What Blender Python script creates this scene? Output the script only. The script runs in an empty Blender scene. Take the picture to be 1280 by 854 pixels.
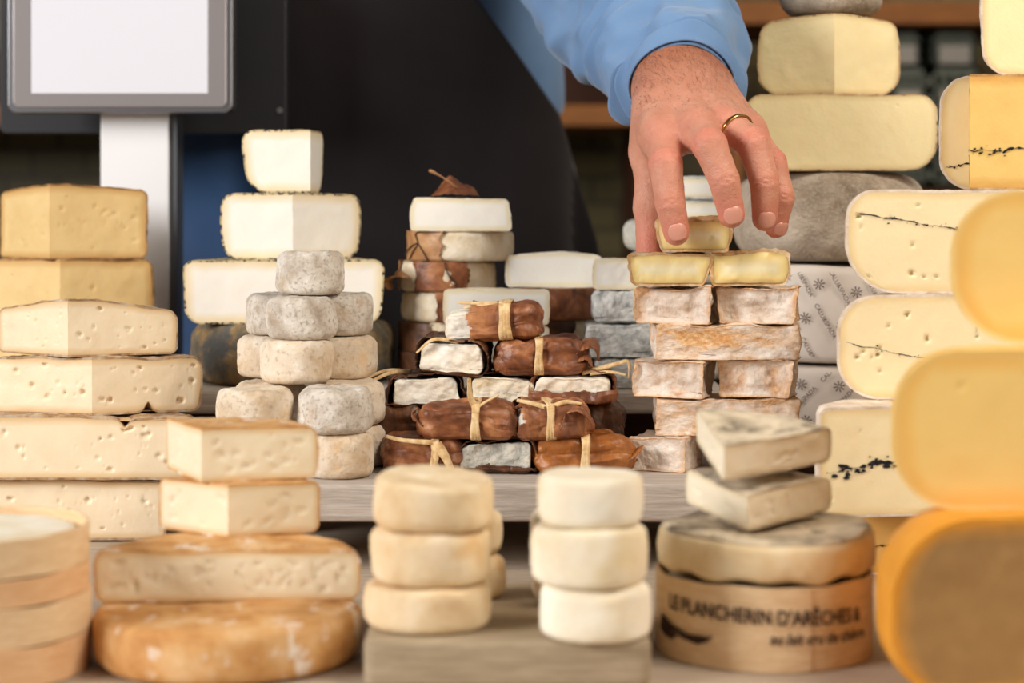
import bpy, math, random
import numpy as np
from mathutils import Vector, Matrix

PI = math.pi
sc = bpy.context.scene
COL = sc.collection
F = 2400.0            # focal length in pixels of the 1280 px wide frame
CAMZ = 1.155          # eye height above the floor, the market table top is at 0.90
HOR = 250.0           # row of the horizon
TABLE = CAMZ - 0.255
SHELF = CAMZ - 0.194
BACK = CAMZ - 0.152


def X(px, Y): return (px - 640.0) * Y / F
def Zp(py, Y): return CAMZ - (py - HOR) * Y / F
def P(px, py, Y): return np.array((X(px, Y), Y, Zp(py, Y)))
def Zr(r): return CAMZ + r


def lin(c):
    out = []
    for v in c[:3]:
        v = v / 255.0
        out.append(v / 12.92 if v <= 0.04045 else ((v + 0.055) / 1.055) ** 2.4)
    return (out[0], out[1], out[2], 1.0)


# ------------------------------------------------------------------ noise
def _hash(ix, iy, iz, seed):
    h = (ix * 374761393 + iy * 668265263 + iz * 2147483647 + seed * 974634777) & 0xFFFFFFFF
    h = ((h ^ (h >> 13)) * 1274126177) & 0xFFFFFFFF
    h = ((h ^ (h >> 16)) * 2246822519) & 0xFFFFFFFF
    h = h ^ (h >> 15)
    return (h & 0xFFFF) / 32767.5 - 1.0


def vnoise(p, scale, seed=0):
    q = np.asarray(p, float) * scale + 1000.0 + seed * 7.31
    i = np.floor(q).astype(np.int64)
    f = q - i
    f = f * f * f * (f * (f * 6 - 15) + 10)
    x, y, z = i[..., 0], i[..., 1], i[..., 2]
    fx, fy, fz = f[..., 0], f[..., 1], f[..., 2]
    def L(a, b, t): return a + (b - a) * t
    c00 = L(_hash(x, y, z, seed), _hash(x + 1, y, z, seed), fx)
    c10 = L(_hash(x, y + 1, z, seed), _hash(x + 1, y + 1, z, seed), fx)
    c01 = L(_hash(x, y, z + 1, seed), _hash(x + 1, y, z + 1, seed), fx)
    c11 = L(_hash(x, y + 1, z + 1, seed), _hash(x + 1, y + 1, z + 1, seed), fx)
    return L(L(c00, c10, fy), L(c01, c11, fy), fz)


def fbm(p, scale, seed=0, octs=3):
    t, a, s = 0.0, 1.0, 0.0
    for k in range(octs):
        t = t + a * vnoise(p, scale * 2 ** k, seed + 13 * k)
        s += a
        a *= 0.5
    return t / s


# ------------------------------------------------------------------ objects
def mesh_obj(name, verts, faces, mat, parent=None, smooth=True, attr=None, mats=None, fmat=None):
    me = bpy.data.meshes.new(name)
    me.from_pydata([tuple(map(float, v)) for v in verts], [], [tuple(int(i) for i in f) for f in faces])
    me.update()
    if smooth:
        me.polygons.foreach_set('use_smooth', [True] * len(me.polygons))
    if attr:
        for k, vals in attr.items():
            a = me.attributes.new(k, 'FLOAT', 'POINT')
            a.data.foreach_set('value', np.asarray(vals, np.float32))
    for m in (mats or [mat]):
        me.materials.append(m)
    if fmat is not None:
        me.polygons.foreach_set('material_index', fmat)
    o = bpy.data.objects.new(name, me)
    COL.objects.link(o)
    if parent is not None:
        o.parent = parent
    return o


def tag(o, label, cat, group=None, kind=None):
    o['label'] = label
    o['category'] = cat
    if group: o['group'] = group
    if kind: o['kind'] = kind
    return o


def root(name, loc, label, cat, group=None, rot=(0, 0, 0)):
    e = bpy.data.objects.new(name, None)
    e.empty_display_size = 0.02
    COL.objects.link(e)
    e.location = loc
    e.rotation_euler = rot
    return tag(e, label, cat, group)


def smod(o, kind, **kw):
    m = o.modifiers.new(kind.lower(), kind)
    for k, v in kw.items():
        setattr(m, k, v)
    return m


def add_box(V, Fc, lo, hi):
    b = len(V)
    for z in (lo[2], hi[2]):
        for (x, y) in ((lo[0], lo[1]), (hi[0], lo[1]), (hi[0], hi[1]), (lo[0], hi[1])):
            V.append((x, y, z))
    for q in ((0, 3, 2, 1), (4, 5, 6, 7), (0, 1, 5, 4), (1, 2, 6, 5), (2, 3, 7, 6), (3, 0, 4, 7)):
        Fc.append(tuple(b + i for i in q))


def box_obj(name, lo, hi, mat, parent=None, bevel=0.002, seg=2):
    V, Fc = [], []
    add_box(V, Fc, lo, hi)
    o = mesh_obj(name, V, Fc, mat, parent, smooth=False)
    if bevel:
        smod(o, 'BEVEL', width=bevel, segments=seg, limit_method='ANGLE')
    return o


# ------------------------------------------------------------------ materials
class N:
    def __init__(s, name):
        s.m = bpy.data.materials.new(name)
        s.m.use_nodes = True
        s.t = s.m.node_tree
        s.bsdf = s.t.nodes['Principled BSDF']
        s.out = s.t.nodes['Material Output']
    def n(s, typ, **kw):
        nd = s.t.nodes.new(typ)
        for k, v in kw.items():
            setattr(nd, k, v)
        return nd
    def l(s, a, b): s.t.links.new(a, b)
    def coord(s, rnd=True, scale=None):
        tc = s.n('ShaderNodeTexCoord')
        v = tc.outputs['Object']
        if rnd:
            oi = s.n('ShaderNodeObjectInfo')
            mul = s.n('ShaderNodeMath', operation='MULTIPLY')
            s.l(oi.outputs['Random'], mul.inputs[0]); mul.inputs[1].default_value = 17.0
            add = s.n('ShaderNodeVectorMath', operation='ADD')
            s.l(v, add.inputs[0]); s.l(mul.outputs[0], add.inputs[1])
            v = add.outputs[0]
        if scale:
            mp = s.n('ShaderNodeMapping')
            mp.inputs['Scale'].default_value = scale
            s.l(v, mp.inputs['Vector']); v = mp.outputs[0]
        return v
    def noise(s, v, scale, detail=4, rough=0.55, dist=0.0):
        nd = s.n('ShaderNodeTexNoise')
        nd.inputs['Scale'].default_value = scale
        nd.inputs['Detail'].default_value = detail
        nd.inputs['Roughness'].default_value = rough
        nd.inputs['Distortion'].default_value = dist
        s.l(v, nd.inputs['Vector'])
        return nd.outputs['Fac']
    def ramp(s, fac, stops, interp='LINEAR'):
        r = s.n('ShaderNodeValToRGB')
        r.color_ramp.interpolation = interp
        el = r.color_ramp.elements
        while len(el) < len(stops):
            el.new(0.5)
        for e, (p, c) in zip(el, stops):
            e.position = p
            e.color = c if len(c) == 4 else lin(c)
        s.l(fac, r.inputs['Fac'])
        return r.outputs['Color']
    def mix(s, fac, a, b, mode='MIX'):
        m = s.n('ShaderNodeMix', data_type='RGBA', blend_type=mode)
        if isinstance(fac, (int, float)): m.inputs[0].default_value = fac
        else: s.l(fac, m.inputs[0])
        for i, c in ((6, a), (7, b)):
            if isinstance(c, tuple): m.inputs[i].default_value = c if len(c) == 4 else lin(c)
            else: s.l(c, m.inputs[i])
        return m.outputs[2]
    def rng(s, v, a, b, c=0.0, d=1.0):
        m = s.n('ShaderNodeMapRange')
        m.inputs[1].default_value = a; m.inputs[2].default_value = b
        m.inputs[3].default_value = c; m.inputs[4].default_value = d
        s.l(v, m.inputs[0])
        return m.outputs[0]
    def attr(s, name):
        a = s.n('ShaderNodeAttribute'); a.attribute_name = name
        return a.outputs['Fac']
    def bump(s, h, strength=0.3, dist=0.001):
        b = s.n('ShaderNodeBump')
        b.inputs['Strength'].default_value = strength
        b.inputs['Distance'].default_value = dist
        s.l(h, b.inputs['Height'])
        s.l(b.outputs[0], s.bsdf.inputs['Normal'])
    def set(s, color=None, rough=0.6, metal=0.0, sss=0.0, sss_r=(0.006, 0.004, 0.0025), spec=0.4, coat=0.0):
        b = s.bsdf
        if isinstance(color, tuple): b.inputs['Base Color'].default_value = color if len(color) == 4 else lin(color)
        elif color is not None: s.l(color, b.inputs['Base Color'])
        if isinstance(rough, (int, float)): b.inputs['Roughness'].default_value = rough
        else: s.l(rough, b.inputs['Roughness'])
        b.inputs['Metallic'].default_value = metal
        b.inputs['Specular IOR Level'].default_value = spec
        b.inputs['Coat Weight'].default_value = coat
        if sss:
            b.inputs['Subsurface Weight'].default_value = sss
            b.inputs['Subsurface Radius'].default_value = (1.0, 0.6, 0.35)
            b.inputs['Subsurface Scale'].default_value = sss_r[0]
        return s.m


def mat_paste(name, center, rim, w=0.006, rough=0.5, mott=0.35, sss=0.25, bump=0.25, edge=None):
    k = N(name)
    v = k.coord()
    n1 = k.noise(v, 45, 4)
    n2 = k.noise(v, 400, 3)
    a = k.attr('rim')
    ad = k.n('ShaderNodeMath', operation='MULTIPLY_ADD')
    k.l(n1, ad.inputs[0]); ad.inputs[1].default_value = w * 0.8; k.l(a, ad.inputs[2])
    g = k.rng(ad.outputs[0], w * 0.3, w * 1.5)
    stops = [(0.0, rim), (1.0, center)]
    if edge: stops = [(0.0, edge), (0.35, rim), (1.0, center)]
    c = k.ramp(g, stops)
    dark = tuple(x * 0.90 for x in center)
    m1 = k.rng(n1, 0.35, 0.75, 0.0, mott)
    c = k.mix(m1, c, k.mix(0.6, c, dark, 'MULTIPLY'))
    k.bump(n2, bump, 0.0008)
    return k.set(c, rough, sss=sss, spec=0.35)


def mat_rind(name, stops, scale=60, detail=6, fine=500, bump=0.5, dist=0.0015, rough=0.85, patch=None, speck=None, sss=0.0, rr=0.6):
    """stops: colour ramp over the large noise; patch = (colour, scale, lo, hi); speck = (colour, scale, lo, hi)"""
    k = N(name)
    v = k.coord()
    n1 = k.noise(v, scale, detail, rr, 0.3)
    c = k.ramp(n1, stops)
    n2 = k.noise(v, fine, 4, 0.6)
    if patch:
        n3 = k.noise(v, patch[1], 5, 0.6, 0.4)
        c = k.mix(k.rng(n3, patch[2], patch[3]), c, patch[0])
    if speck:
        n4 = k.noise(v, speck[1], 3, 0.5)
        c = k.mix(k.rng(n4, speck[2], speck[3]), c, speck[0])
    ad = k.n('ShaderNodeMath', operation='MULTIPLY_ADD')
    k.l(n2, ad.inputs[0]); ad.inputs[1].default_value = 0.6; k.l(n1, ad.inputs[2])
    k.bump(ad.outputs[0], bump, dist)
    return k.set(c, rough, sss=sss, spec=0.25)


def mat_plain(name, c, rough=0.5, metal=0.0, spec=0.4, noise=None, coat=0.0):
    k = N(name)
    if noise:
        v = k.coord()
        n = k.noise(v, noise[0], 4)
        cc = k.ramp(n, [(0.3, tuple(x * (1 - noise[1]) for x in c)), (0.7, c)])
        k.bump(n, 0.15, 0.0005)
        return k.set(cc, rough, metal, spec=spec, coat=coat)
    return k.set(c, rough, metal, spec=spec, coat=coat)


def mat_wood(name, dark, light, scale=(3, 60, 60), rough=0.65, fine=8.0, bump=0.3):
    k = N(name)
    v = k.coord(True, scale)
    n = k.noise(v, fine, 6, 0.65, 0.6)
    n2 = k.noise(v, fine * 4, 3, 0.6)
    c = k.ramp(n, [(0.25, dark), (0.5, tuple((a + b) / 2 for a, b in zip(dark, light))), (0.75, light)])
    c = k.mix(k.rng(n2, 0.55, 0.8, 0, 0.5), c, dark)
    k.bump(n2, bump, 0.001)
    return k.set(c, rough, spec=0.3)
# ------------------------------------------------------------------ cheese shapes
def prof_rows(R, z0, z1, ft, fb, bulge, n):
    """rounded half outline from the top edge to the bottom edge: list of (r, z)"""
    th = np.linspace(0, PI, n)
    zs = z0 + (z1 - z0) * (1 + np.cos(th)) / 2
    h = z1 - z0
    out = []
    for z in zs:
        r = R
        if ft > 0 and z > z1 - ft:
            q = (z - (z1 - ft)) / ft
            r = R - ft + ft * math.sqrt(max(0.0, 1 - q * q))
        elif fb > 0 and z < z0 + fb:
            q = ((z0 + fb) - z) / fb
            r = R - fb + fb * math.sqrt(max(0.0, 1 - q * q))
        u = (z - z0) / h * 2 - 1
        r += bulge * (1 - u * u)
        out.append((r, z))
    return np.array(out)


def outline(rows, m):
    rt, zt = rows[0]; rb, zb = rows[-1]
    s = np.linspace(0, 1, m)[:-1]
    top = np.stack([s * rt, np.full(m - 1, zt)], 1)
    bot = np.stack([s[::-1] * rb, np.full(m - 1, zb)], 1)
    return np.concatenate([top, rows, bot])


class Warp:
    """the same deformation for every part of one cheese"""
    def __init__(s, R, H, seed, amp, lowscale, taper, thin, sy, rough, roughscale, dent, dome=0.0):
        s.__dict__.update(locals())
    notch = ()
    def __call__(s, p, outer=False):
        p = np.array(p, float)
        for (rf, wd, dp, up, an_) in s.notch:      # a groove pressed into the top (up=1) or bottom (up=0) rind
            r_ = np.hypot(p[:, 0], p[:, 1]); z_ = np.clip(p[:, 2] / s.H, 0, 1)
            g_ = np.exp(-np.abs((r_ - rf * s.R) / wd) ** 1.5) * dp * np.exp(-((np.degrees(np.arctan2(p[:, 1], p[:, 0])) - an_) / 40) ** 2)
            p[:, 2] += -g_ * z_ ** 5 if up else g_ * (1 - z_) ** 5
        z = p[:, 2] / s.H
        r = np.hypot(p[:, 0], p[:, 1])
        k = 1 + s.taper * (z - 0.5)
        p[:, 0] *= k; p[:, 1] *= k
        zz = p[:, 2] * (1 - s.thin * np.clip(r / s.R, 0, 1.1) ** 1.5)
        zz += s.dome * (1 - np.clip(r / s.R, 0, 1) ** 2) * (z - 0.0)
        p[:, 2] = zz
        q = p.copy()
        if s.amp:
            nx = fbm(q, s.lowscale, s.seed, 2); ny = fbm(q, s.lowscale, s.seed + 5, 2); nz = fbm(q, s.lowscale, s.seed + 9, 2)
            wz = np.clip(z * 1.0, 0.15, 1.0)
            rr = np.clip(r / s.R, 0, 1)
            p[:, 0] += nx * s.amp * rr; p[:, 1] += ny * s.amp * rr; p[:, 2] += nz * s.amp * wz
        for (ang, wdt, dep) in s.dent:      # a fold pressed into the outer side
            a = np.arctan2(q[:, 1], q[:, 0])
            g = np.exp(-((a - math.radians(ang)) / math.radians(wdt)) ** 2) * (r / s.R) ** 6
            p[:, 0] -= np.cos(a) * g * dep; p[:, 1] -= np.sin(a) * g * dep
        if outer and s.rough:
            n = fbm(q, s.roughscale, s.seed + 31, 3) * s.rough
            a = np.arctan2(q[:, 1], q[:, 0])
            side = np.clip(r / s.R, 0, 1) ** 4
            p[:, 0] += np.cos(a) * n * side; p[:, 1] += np.sin(a) * n * side
            p[:, 2] += n * np.where(z > 0.5, 1.0, -0.35)
        p[:, 1] *= s.sy
        return p


def lathe_grid(out, angs, closed):
    m = len(out); n = len(angs)
    V = np.empty((n, m, 3))
    for i, a in enumerate(angs):
        V[i, :, 0] = out[:, 0] * math.cos(a); V[i, :, 1] = out[:, 0] * math.sin(a); V[i, :, 2] = out[:, 1]
    V = V.reshape(-1, 3)
    Fc = []
    for i in range(n if closed else n - 1):
        j = (i + 1) % n
        for k in range(m - 1):
            Fc.append((i * m + k, i * m + k + 1, j * m + k + 1, j * m + k))
    return V, Fc


def wheel_mesh(name, R, H, mat, parent=None, ft=0.006, fb=0.006, bulge=0.001, seed=0, amp=0.0015, lowscale=28, rough=0.0006,
               roughscale=160, taper=0.0, n=72, sy=1.0, dent=(), dome=0.0, sink=0.0, extra=None):
    rows = prof_rows(R, 0, H, ft, fb, bulge, 22)
    out = outline(rows, 10)
    V, Fc = lathe_grid(out, np.linspace(0, 2 * PI, n, endpoint=False), True)
    W = Warp(R, H, seed, amp, lowscale, taper, 0.0, sy, rough, roughscale, dent, dome)
    if sink:
        r = np.hypot(V[:, 0], V[:, 1])
        top = V[:, 2] > H * 0.9
        V[:, 2] -= np.where(top, sink * np.clip(1 - (r / (R * 0.86)) ** 6, 0, 1), 0)
    V = W(V, True)
    if extra is not None: V = extra(V)
    return mesh_obj(name, V, Fc, mat, parent)


def holes_for(rnd, n, R, H, size):
    hs = []
    for _ in range(n):
        s = size[0] + (size[1] - size[0]) * rnd.random() ** 2.2
        hs.append((rnd.uniform(0.06, 0.93) * R, rnd.uniform(0.14, 0.86) * H, s * rnd.uniform(0.9, 1.6), s * rnd.uniform(0.6, 1.0), s * rnd.uniform(1.0, 1.7)))
    return hs


def cut_cheese(name, label, cat, loc, R, H, a0, a1, paste, rind, rot=(0, 0, 0), group=None, t=0.002, ft=0.008, fb=0.008, bulge=0.001,
               seed=0, amp=0.0012, lowscale=30, rough=0.0006, roughscale=220, taper=0.0, thin=0.0, sy=1.0, holes=0, hsize=(0.0012, 0.0026),
               res=0.0013, face_bulge=0.0, face_amp=0.0004, vein=None, dent=(), slits=0, veinmat=None, hdepth=1.0, notch=()):
    e = root(name, loc, label, cat, group, rot)
    a0, a1 = math.radians(a0), math.radians(a1)
    rnd = random.Random(seed * 31 + 7)
    W = Warp(R, H, seed, amp, lowscale, taper, thin, sy, rough, roughscale, dent)
    W.notch = notch
    nrow = max(18, int(H / res))
    ro = prof_rows(R, 0, H, ft, fb, bulge, nrow)
    ri = prof_rows(R - t, t, H - t, max(0, ft - t), max(0, fb - t), bulge, nrow)
    mo = max(10, int(R / res / 2))
    oo, oi = outline(ro, mo), outline(ri, mo)
    na = max(8, int((a1 - a0) * R / 0.003))
    angs = np.linspace(a0, a1, na)
    V, Fc = lathe_grid(oo, angs, False)
    V = W(V, True)
    Vs, Fs = [V], list(Fc)
    b = len(V)
    M = len(oo)
    for a, end in ((a0, 0), (a1, na - 1)):
        def put(o2): return np.stack([o2[:, 0] * math.cos(a), o2[:, 0] * math.sin(a), o2[:, 1]], 1)
        A = W(put(oo), True); B = W(put(oi))
        Vs += [A, B]
        for k in range(M - 1):
            q = (b + k, b + k + 1, b + M + k + 1, b + M + k)
            Fs.append(q if end else q[::-1])
        b += 2 * M
    mesh_obj('rind', np.concatenate(Vs), Fs, rind, e)
    # the paste: two cut faces joined by a hidden back
    Vp, Fp, rimv = [], [], []
    b = 0
    ns = max(12, int(R / res))
    s = np.linspace(0, 1, ns)
    veins = []
    for a, sgn in ((a0, 1), (a1, -1)):
        nrm = np.array((math.sin(a) * sgn, -math.cos(a) * sgn, 0.0))
        rr = ri[:, 0][:, None] * s[None, :]
        zz = np.repeat(ri[:, 1][:, None], ns, 1)
        G = np.stack([rr * math.cos(a), rr * math.sin(a), zz], 2).reshape(-1, 3)
        rim = np.minimum(np.minimum(zz - t, H - t - zz), ri[:, 0][:, None] - rr).reshape(-1)
        off = np.zeros(len(G))
        if face_bulge:
            u = rr.reshape(-1) / R; w = zz.reshape(-1) / H * 2 - 1
            off += face_bulge * np.clip(1 - u ** 4, 0, 1) * np.clip(1 - w ** 4, 0, 1)
        off += fbm(G, 90, seed + 3, 3) * face_amp * np.clip(rim / 0.003, 0, 1)
        for (hr, hz, sr, sz, dp) in holes_for(rnd, holes, R, H, hsize):
            d2 = ((rr.reshape(-1) - hr) / sr) ** 2 + ((zz.reshape(-1) - hz) / sz) ** 2
            off -= dp * hdepth * np.sqrt(np.clip(1 - d2, 0, 1))
        for _ in range(slits):
            hr, hz = rnd.uniform(0.1, 0.9) * R, rnd.uniform(0.2, 0.8) * H
            tl = rnd.uniform(-0.5, 0.5); ln = rnd.uniform(0.002, 0.005)
            dx, dz = rr.reshape(-1) - hr, zz.reshape(-1) - hz
            dx, dz = dx * math.cos(tl) + dz * math.sin(tl), -dx * math.sin(tl) + dz * math.cos(tl)
            off -= 0.0013 * np.sqrt(np.clip(1 - (dx / ln) ** 2 - (dz / 0.0011) ** 2, 0, 1))
        D = W(G) + nrm[None, :] * off[:, None] * np.array((1, sy, 1))
        Vp.append(D); rimv.append(rim)
        for i in range(nrow - 1):
            for k in range(ns - 1):
                q = (b + i * ns + k, b + i * ns + k + 1, b + (i + 1) * ns + k + 1, b + (i + 1) * ns + k)
                Fp.append(q[::-1] if sgn > 0 else q)
        b += len(G)
        if vein: veins.append((a, nrm))
    back = lathe_grid(outline(prof_rows(R - t * 1.05, t * 1.05, H - t * 1.05, max(0, ft - t), max(0, fb - t), bulge, 10), 4), angs[::4] if len(angs[::4]) > 2 else angs, False)
    Bv = W(back[0]); Vp.append(Bv); rimv.append(np.zeros(len(Bv)))
    Fp += [tuple(b + i for i in f) for f in back[1]]
    mesh_obj('paste', np.concatenate(Vp), Fp, paste, e, attr={'rim': np.concatenate(rimv)})
    if vein:
        # a wavy band of ash across each cut face: (height fraction at the axis, at the edge, strength)
        Vv, Fv = [], []
        for a, nrm in veins:
            u = np.linspace(0.0, 0.96, 90)
            r = u * (R - t)
            base = H * (vein[0] + (vein[1] - vein[0]) * u)
            pp = np.stack([r, base * 0, base], 1)
            wob = fbm(pp * np.array((1, 0, 0)), 140, seed + 41, 3) * 0.0022
            wid = np.clip(0.0007 * vein[2] * (0.55 + 1.6 * fbm(pp * np.array((1, 0, 0)), 300, seed + 47, 2)), 0.00008, 0.003)
            def pt(z): return W(np.stack([r * math.cos(a), r * math.sin(a), z], 1)) + nrm * (0.0007 + face_bulge)
            A = pt(base + wob + wid); B = pt(base + wob - wid); o = len(Vv)
            Vv += list(A) + list(B)
            for k in range(89):
                Fv.append((o + k, o + k + 1, o + 90 + k + 1, o + 90 + k))
            for _ in range(int(26 * vein[2])):      # crumbs of ash beside the line
                k = rnd.randrange(3, 86); rad = rnd.uniform(0.0003, 0.0012) * vein[2]
                zc = base[k] + wob[k] + rnd.gauss(0, 0.0018) * vein[2]
                c = np.array((r[k], zc)); o = len(Vv); m = 7
                ring = np.array([(c[0] + rad * 1.5 * math.cos(x) * rnd.uniform(.6, 1.2), c[1] + rad * math.sin(x) * rnd.uniform(.6, 1.2)) for x in np.linspace(0, 2 * PI, m, endpoint=False)])
                Vv += list(W(np.stack([ring[:, 0] * math.cos(a), ring[:, 0] * math.sin(a), ring[:, 1]], 1)) + nrm * (0.0009 + face_bulge))
                Fv.append(tuple(range(o, o + m)))
        vo = mesh_obj('ash_line', Vv, Fv, veinmat, e, smooth=False)
        vo['label'] = 'dark blue grey line of ash across the cut face'
    return e


def half(name, label, px0, px1, Y, z0, z1, paste, rind, turn=0.0, arc=180, cat='cheese', **kw):
    """a half wheel with its cut face towards the counter front, the face spanning px0..px1"""
    c = (px0 + px1) / 2.0
    R = (px1 - px0) / 2.0 * Y / F
    return cut_cheese(name, label, cat, (X(c, Y), Y, z0), R, z1 - z0 - 0.0004, 0, arc, paste, rind, rot=(0, 0, math.radians(turn)), **kw)


def wedge(name, label, tip, Y, pr, pl, phi, z0, z1, paste, rind, cat='cheese', pitch=0.0, roll=0.0, **kw):
    """a wedge whose edge between the two cut faces stands at pixel column tip; right face ends at column pr, left face at pl"""
    ph = math.radians(phi)
    x0 = X(tip, Y)
    a = (pr - 640.0) / F
    R = (a * Y - x0) / (math.cos(ph) - a * math.sin(ph))
    b = (pl - 640.0) / F
    best = min(np.linspace(math.radians(92), math.radians(178), 400), key=lambda q: abs((x0 + R * math.cos(q)) / (Y + R * math.sin(q)) - b))
    return cut_cheese(name, label, cat, (x0, Y, z0), R, z1 - z0 - 0.0004, phi, math.degrees(best), paste, rind,
                      rot=(math.radians(pitch), math.radians(roll), 0), **kw)


def round_cheese(name, label, px, Yc, z0, z1, R, mat, group=None, cat='cheese', rot=(0, 0, 0), **kw):
    o = wheel_mesh(name, R, z1 - z0 - 0.0005, mat, **kw)
    o.location = (X(px, Yc), Yc, z0)
    o.rotation_euler = rot
    return tag(o, label, cat, group)


def cube_dirs(n):
    """points of a subdivided cube surface (-1..1) with shared edges, and its quads"""
    idx, V, Fc = {}, [], []
    def vid(p):
        k = tuple(np.round(p, 6))
        if k not in idx:
            idx[k] = len(V); V.append(p)
        return idx[k]
    g = np.linspace(-1, 1, n + 1)
    g = np.sign(g) * (1 - (1 - np.abs(g)) ** 1.25)
    for ax in range(3):
        for sg in (-1, 1):
            for i in range(n):
                for j in range(n):
                    q = []
                    for (u, v) in ((g[i], g[j]), (g[i + 1], g[j]), (g[i + 1], g[j + 1]), (g[i], g[j + 1])):
                        p = np.zeros(3); p[ax] = sg; p[(ax + 1) % 3] = u; p[(ax + 2) % 3] = v
                        q.append(vid(p))
                    Fc.append(tuple(q) if sg > 0 else tuple(q[::-1]))
    return np.array(V), Fc


CUBE = {}
def cube(n):
    if n not in CUBE: CUBE[n] = cube_dirs(n)
    return CUBE[n]


def rounded_box(hx, hy, hz, f, n):
    """rounded box half sizes hx, hy, hz, edge radius f; returns verts, faces, unit directions"""
    D, Fc = cube(n)
    h = np.array((hx, hy, hz))
    p = D * h
    inner = np.clip(p, -(h - f), h - f)
    d = p - inner
    l = np.linalg.norm(d, axis=1, keepdims=True)
    nrm = np.where(l > 1e-9, d / np.maximum(l, 1e-9), 0)
    return inner + nrm * f, Fc, D, nrm


def block_mesh(name, w, d, h, mat, parent=None, f=0.003, n=34, seed=0, sink=0.0025, amp=0.0012, rough=0.0012, taper=0.0, lowscale=45, roughscale=240, tri=0.0):
    V, Fc, D, nrm = rounded_box(w / 2, d / 2, h / 2, f, n)
    a = np.abs(D)
    srt = np.sort(a, axis=1)
    edge = srt[:, 1]                            # 1 on an edge, 0 in the middle of a face
    ax = np.argmax(a, axis=1)
    sgn = np.sign(D[np.arange(len(D)), ax])
    s = np.zeros_like(V)
    oth = np.stack([D[np.arange(len(D)), (ax + 1) % 3], D[np.arange(len(D)), (ax + 2) % 3]], 1)
    m = np.clip(1 - oth[:, 0] ** 6, 0, 1) * np.clip(1 - oth[:, 1] ** 6, 0, 1)
    m = m * (1 + 0.9 * fbm(V, 75, seed + 51, 3))
    m = np.where((ax == 2), m * 0.2, m)
    s[np.arange(len(D)), ax] = -sgn * m * sink
    V = V + s
    k = 1 + taper * D[:, 2]
    V[:, 0] *= k; V[:, 1] *= k
    low = np.stack([fbm(V, lowscale, seed + q, 2) for q in (1, 2, 3)], 1) * amp
    low[:, 2] *= np.where(D[:, 2] < -0.6, 0.2, 1)
    V = V + low
    out = np.zeros_like(V); out[np.arange(len(D)), ax] = sgn
    out = np.where(np.linalg.norm(nrm, axis=1, keepdims=True) > 0.5, nrm, out)
    V = V + out * (fbm(V, roughscale, seed + 7, 3) * rough)[:, None] * np.where(D[:, 2:3] < -0.9, 0.3, 1)
    V[:, 2] += h / 2 - 0.0003
    return mesh_obj(name, V, Fc, mat, parent, attr={'edge': edge})


def block_cheese(name, label, pc, Y, z0, z1, wpx, d, mat, turn=0.0, group=None, tilt=0.0, **kw):
    w = wpx * Y / F
    o = block_mesh(name, w, d, z1 - z0, mat, **kw)
    o.location = (X(pc, Y), Y + d / 2, z0)
    o.rotation_euler = (0, math.radians(tilt), math.radians(turn))
    return tag(o, label, 'cheese', group)


def ribbon(path, wdir, w, V, Fc, fold=0.0):
    """a flat strip along a path, several strips may share V and Fc of ONE part"""
    path = np.array(path, float)
    b = len(V)
    wd = np.array(wdir, float)
    m = len(path)
    for i, p in enumerate(path):
        t = path[min(i + 1, m - 1)] - path[max(i - 1, 0)]
        t /= max(1e-9, np.linalg.norm(t))
        d = wd[i] if wd.ndim == 2 else wd
        d = d - t * np.dot(d, t); d = d / max(1e-9, np.linalg.norm(d))
        nn = np.cross(t, d)
        ww = w[i] if hasattr(w, '__len__') else w
        V += [p - d * ww / 2, p + nn * fold * ww, p + d * ww / 2]
    for i in range(m - 1):
        for k in (0, 1):
            Fc.append((b + i * 3 + k, b + i * 3 + k + 1, b + i * 3 + 3 + k + 1, b + i * 3 + 3 + k))


def bez(pts, n=24):
    """smooth curve through the points"""
    pts = [np.array(p, float) for p in pts]
    P_ = [2 * pts[0] - pts[1]] + pts + [2 * pts[-1] - pts[-2]]
    out = []
    per = max(2, n // (len(pts) - 1))
    for i in range(1, len(P_) - 2):
        p0, p1, p2, p3 = P_[i - 1:i + 3]
        for t in np.linspace(0, 1, per, endpoint=False):
            out.append(0.5 * (2 * p1 + (p2 - p0) * t + (2 * p0 - 5 * p1 + 4 * p2 - p3) * t * t + (3 * p1 - p0 - 3 * p2 + p3) * t ** 3))
    out.append(pts[-1])
    return np.array(out)


def tube(path, r, V, Fc, m=8):
    path = np.array(path, float)
    n = len(path)
    b = len(V)
    up = np.array((0.13, 0.31, 0.94))
    for i, p in enumerate(path):
        t = path[min(i + 1, n - 1)] - path[max(i - 1, 0)]
        t /= max(1e-9, np.linalg.norm(t))
        u = np.cross(up, t); u /= max(1e-9, np.linalg.norm(u)); v = np.cross(t, u)
        rr = r[i] if hasattr(r, '__len__') else r
        for k in range(m):
            a = 2 * PI * k / m
            V.append(p + (u * math.cos(a) + v * math.sin(a)) * rr)
    for i in range(n - 1):
        for k in range(m):
            Fc.append((b + i * m + k, b + i * m + (k + 1) % m, b + (i + 1) * m + (k + 1) % m, b + (i + 1) * m + k))
    Fc.append(tuple(b + k for k in range(m))[::-1]); Fc.append(tuple(b + (n - 1) * m + k for k in range(m)))


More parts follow.
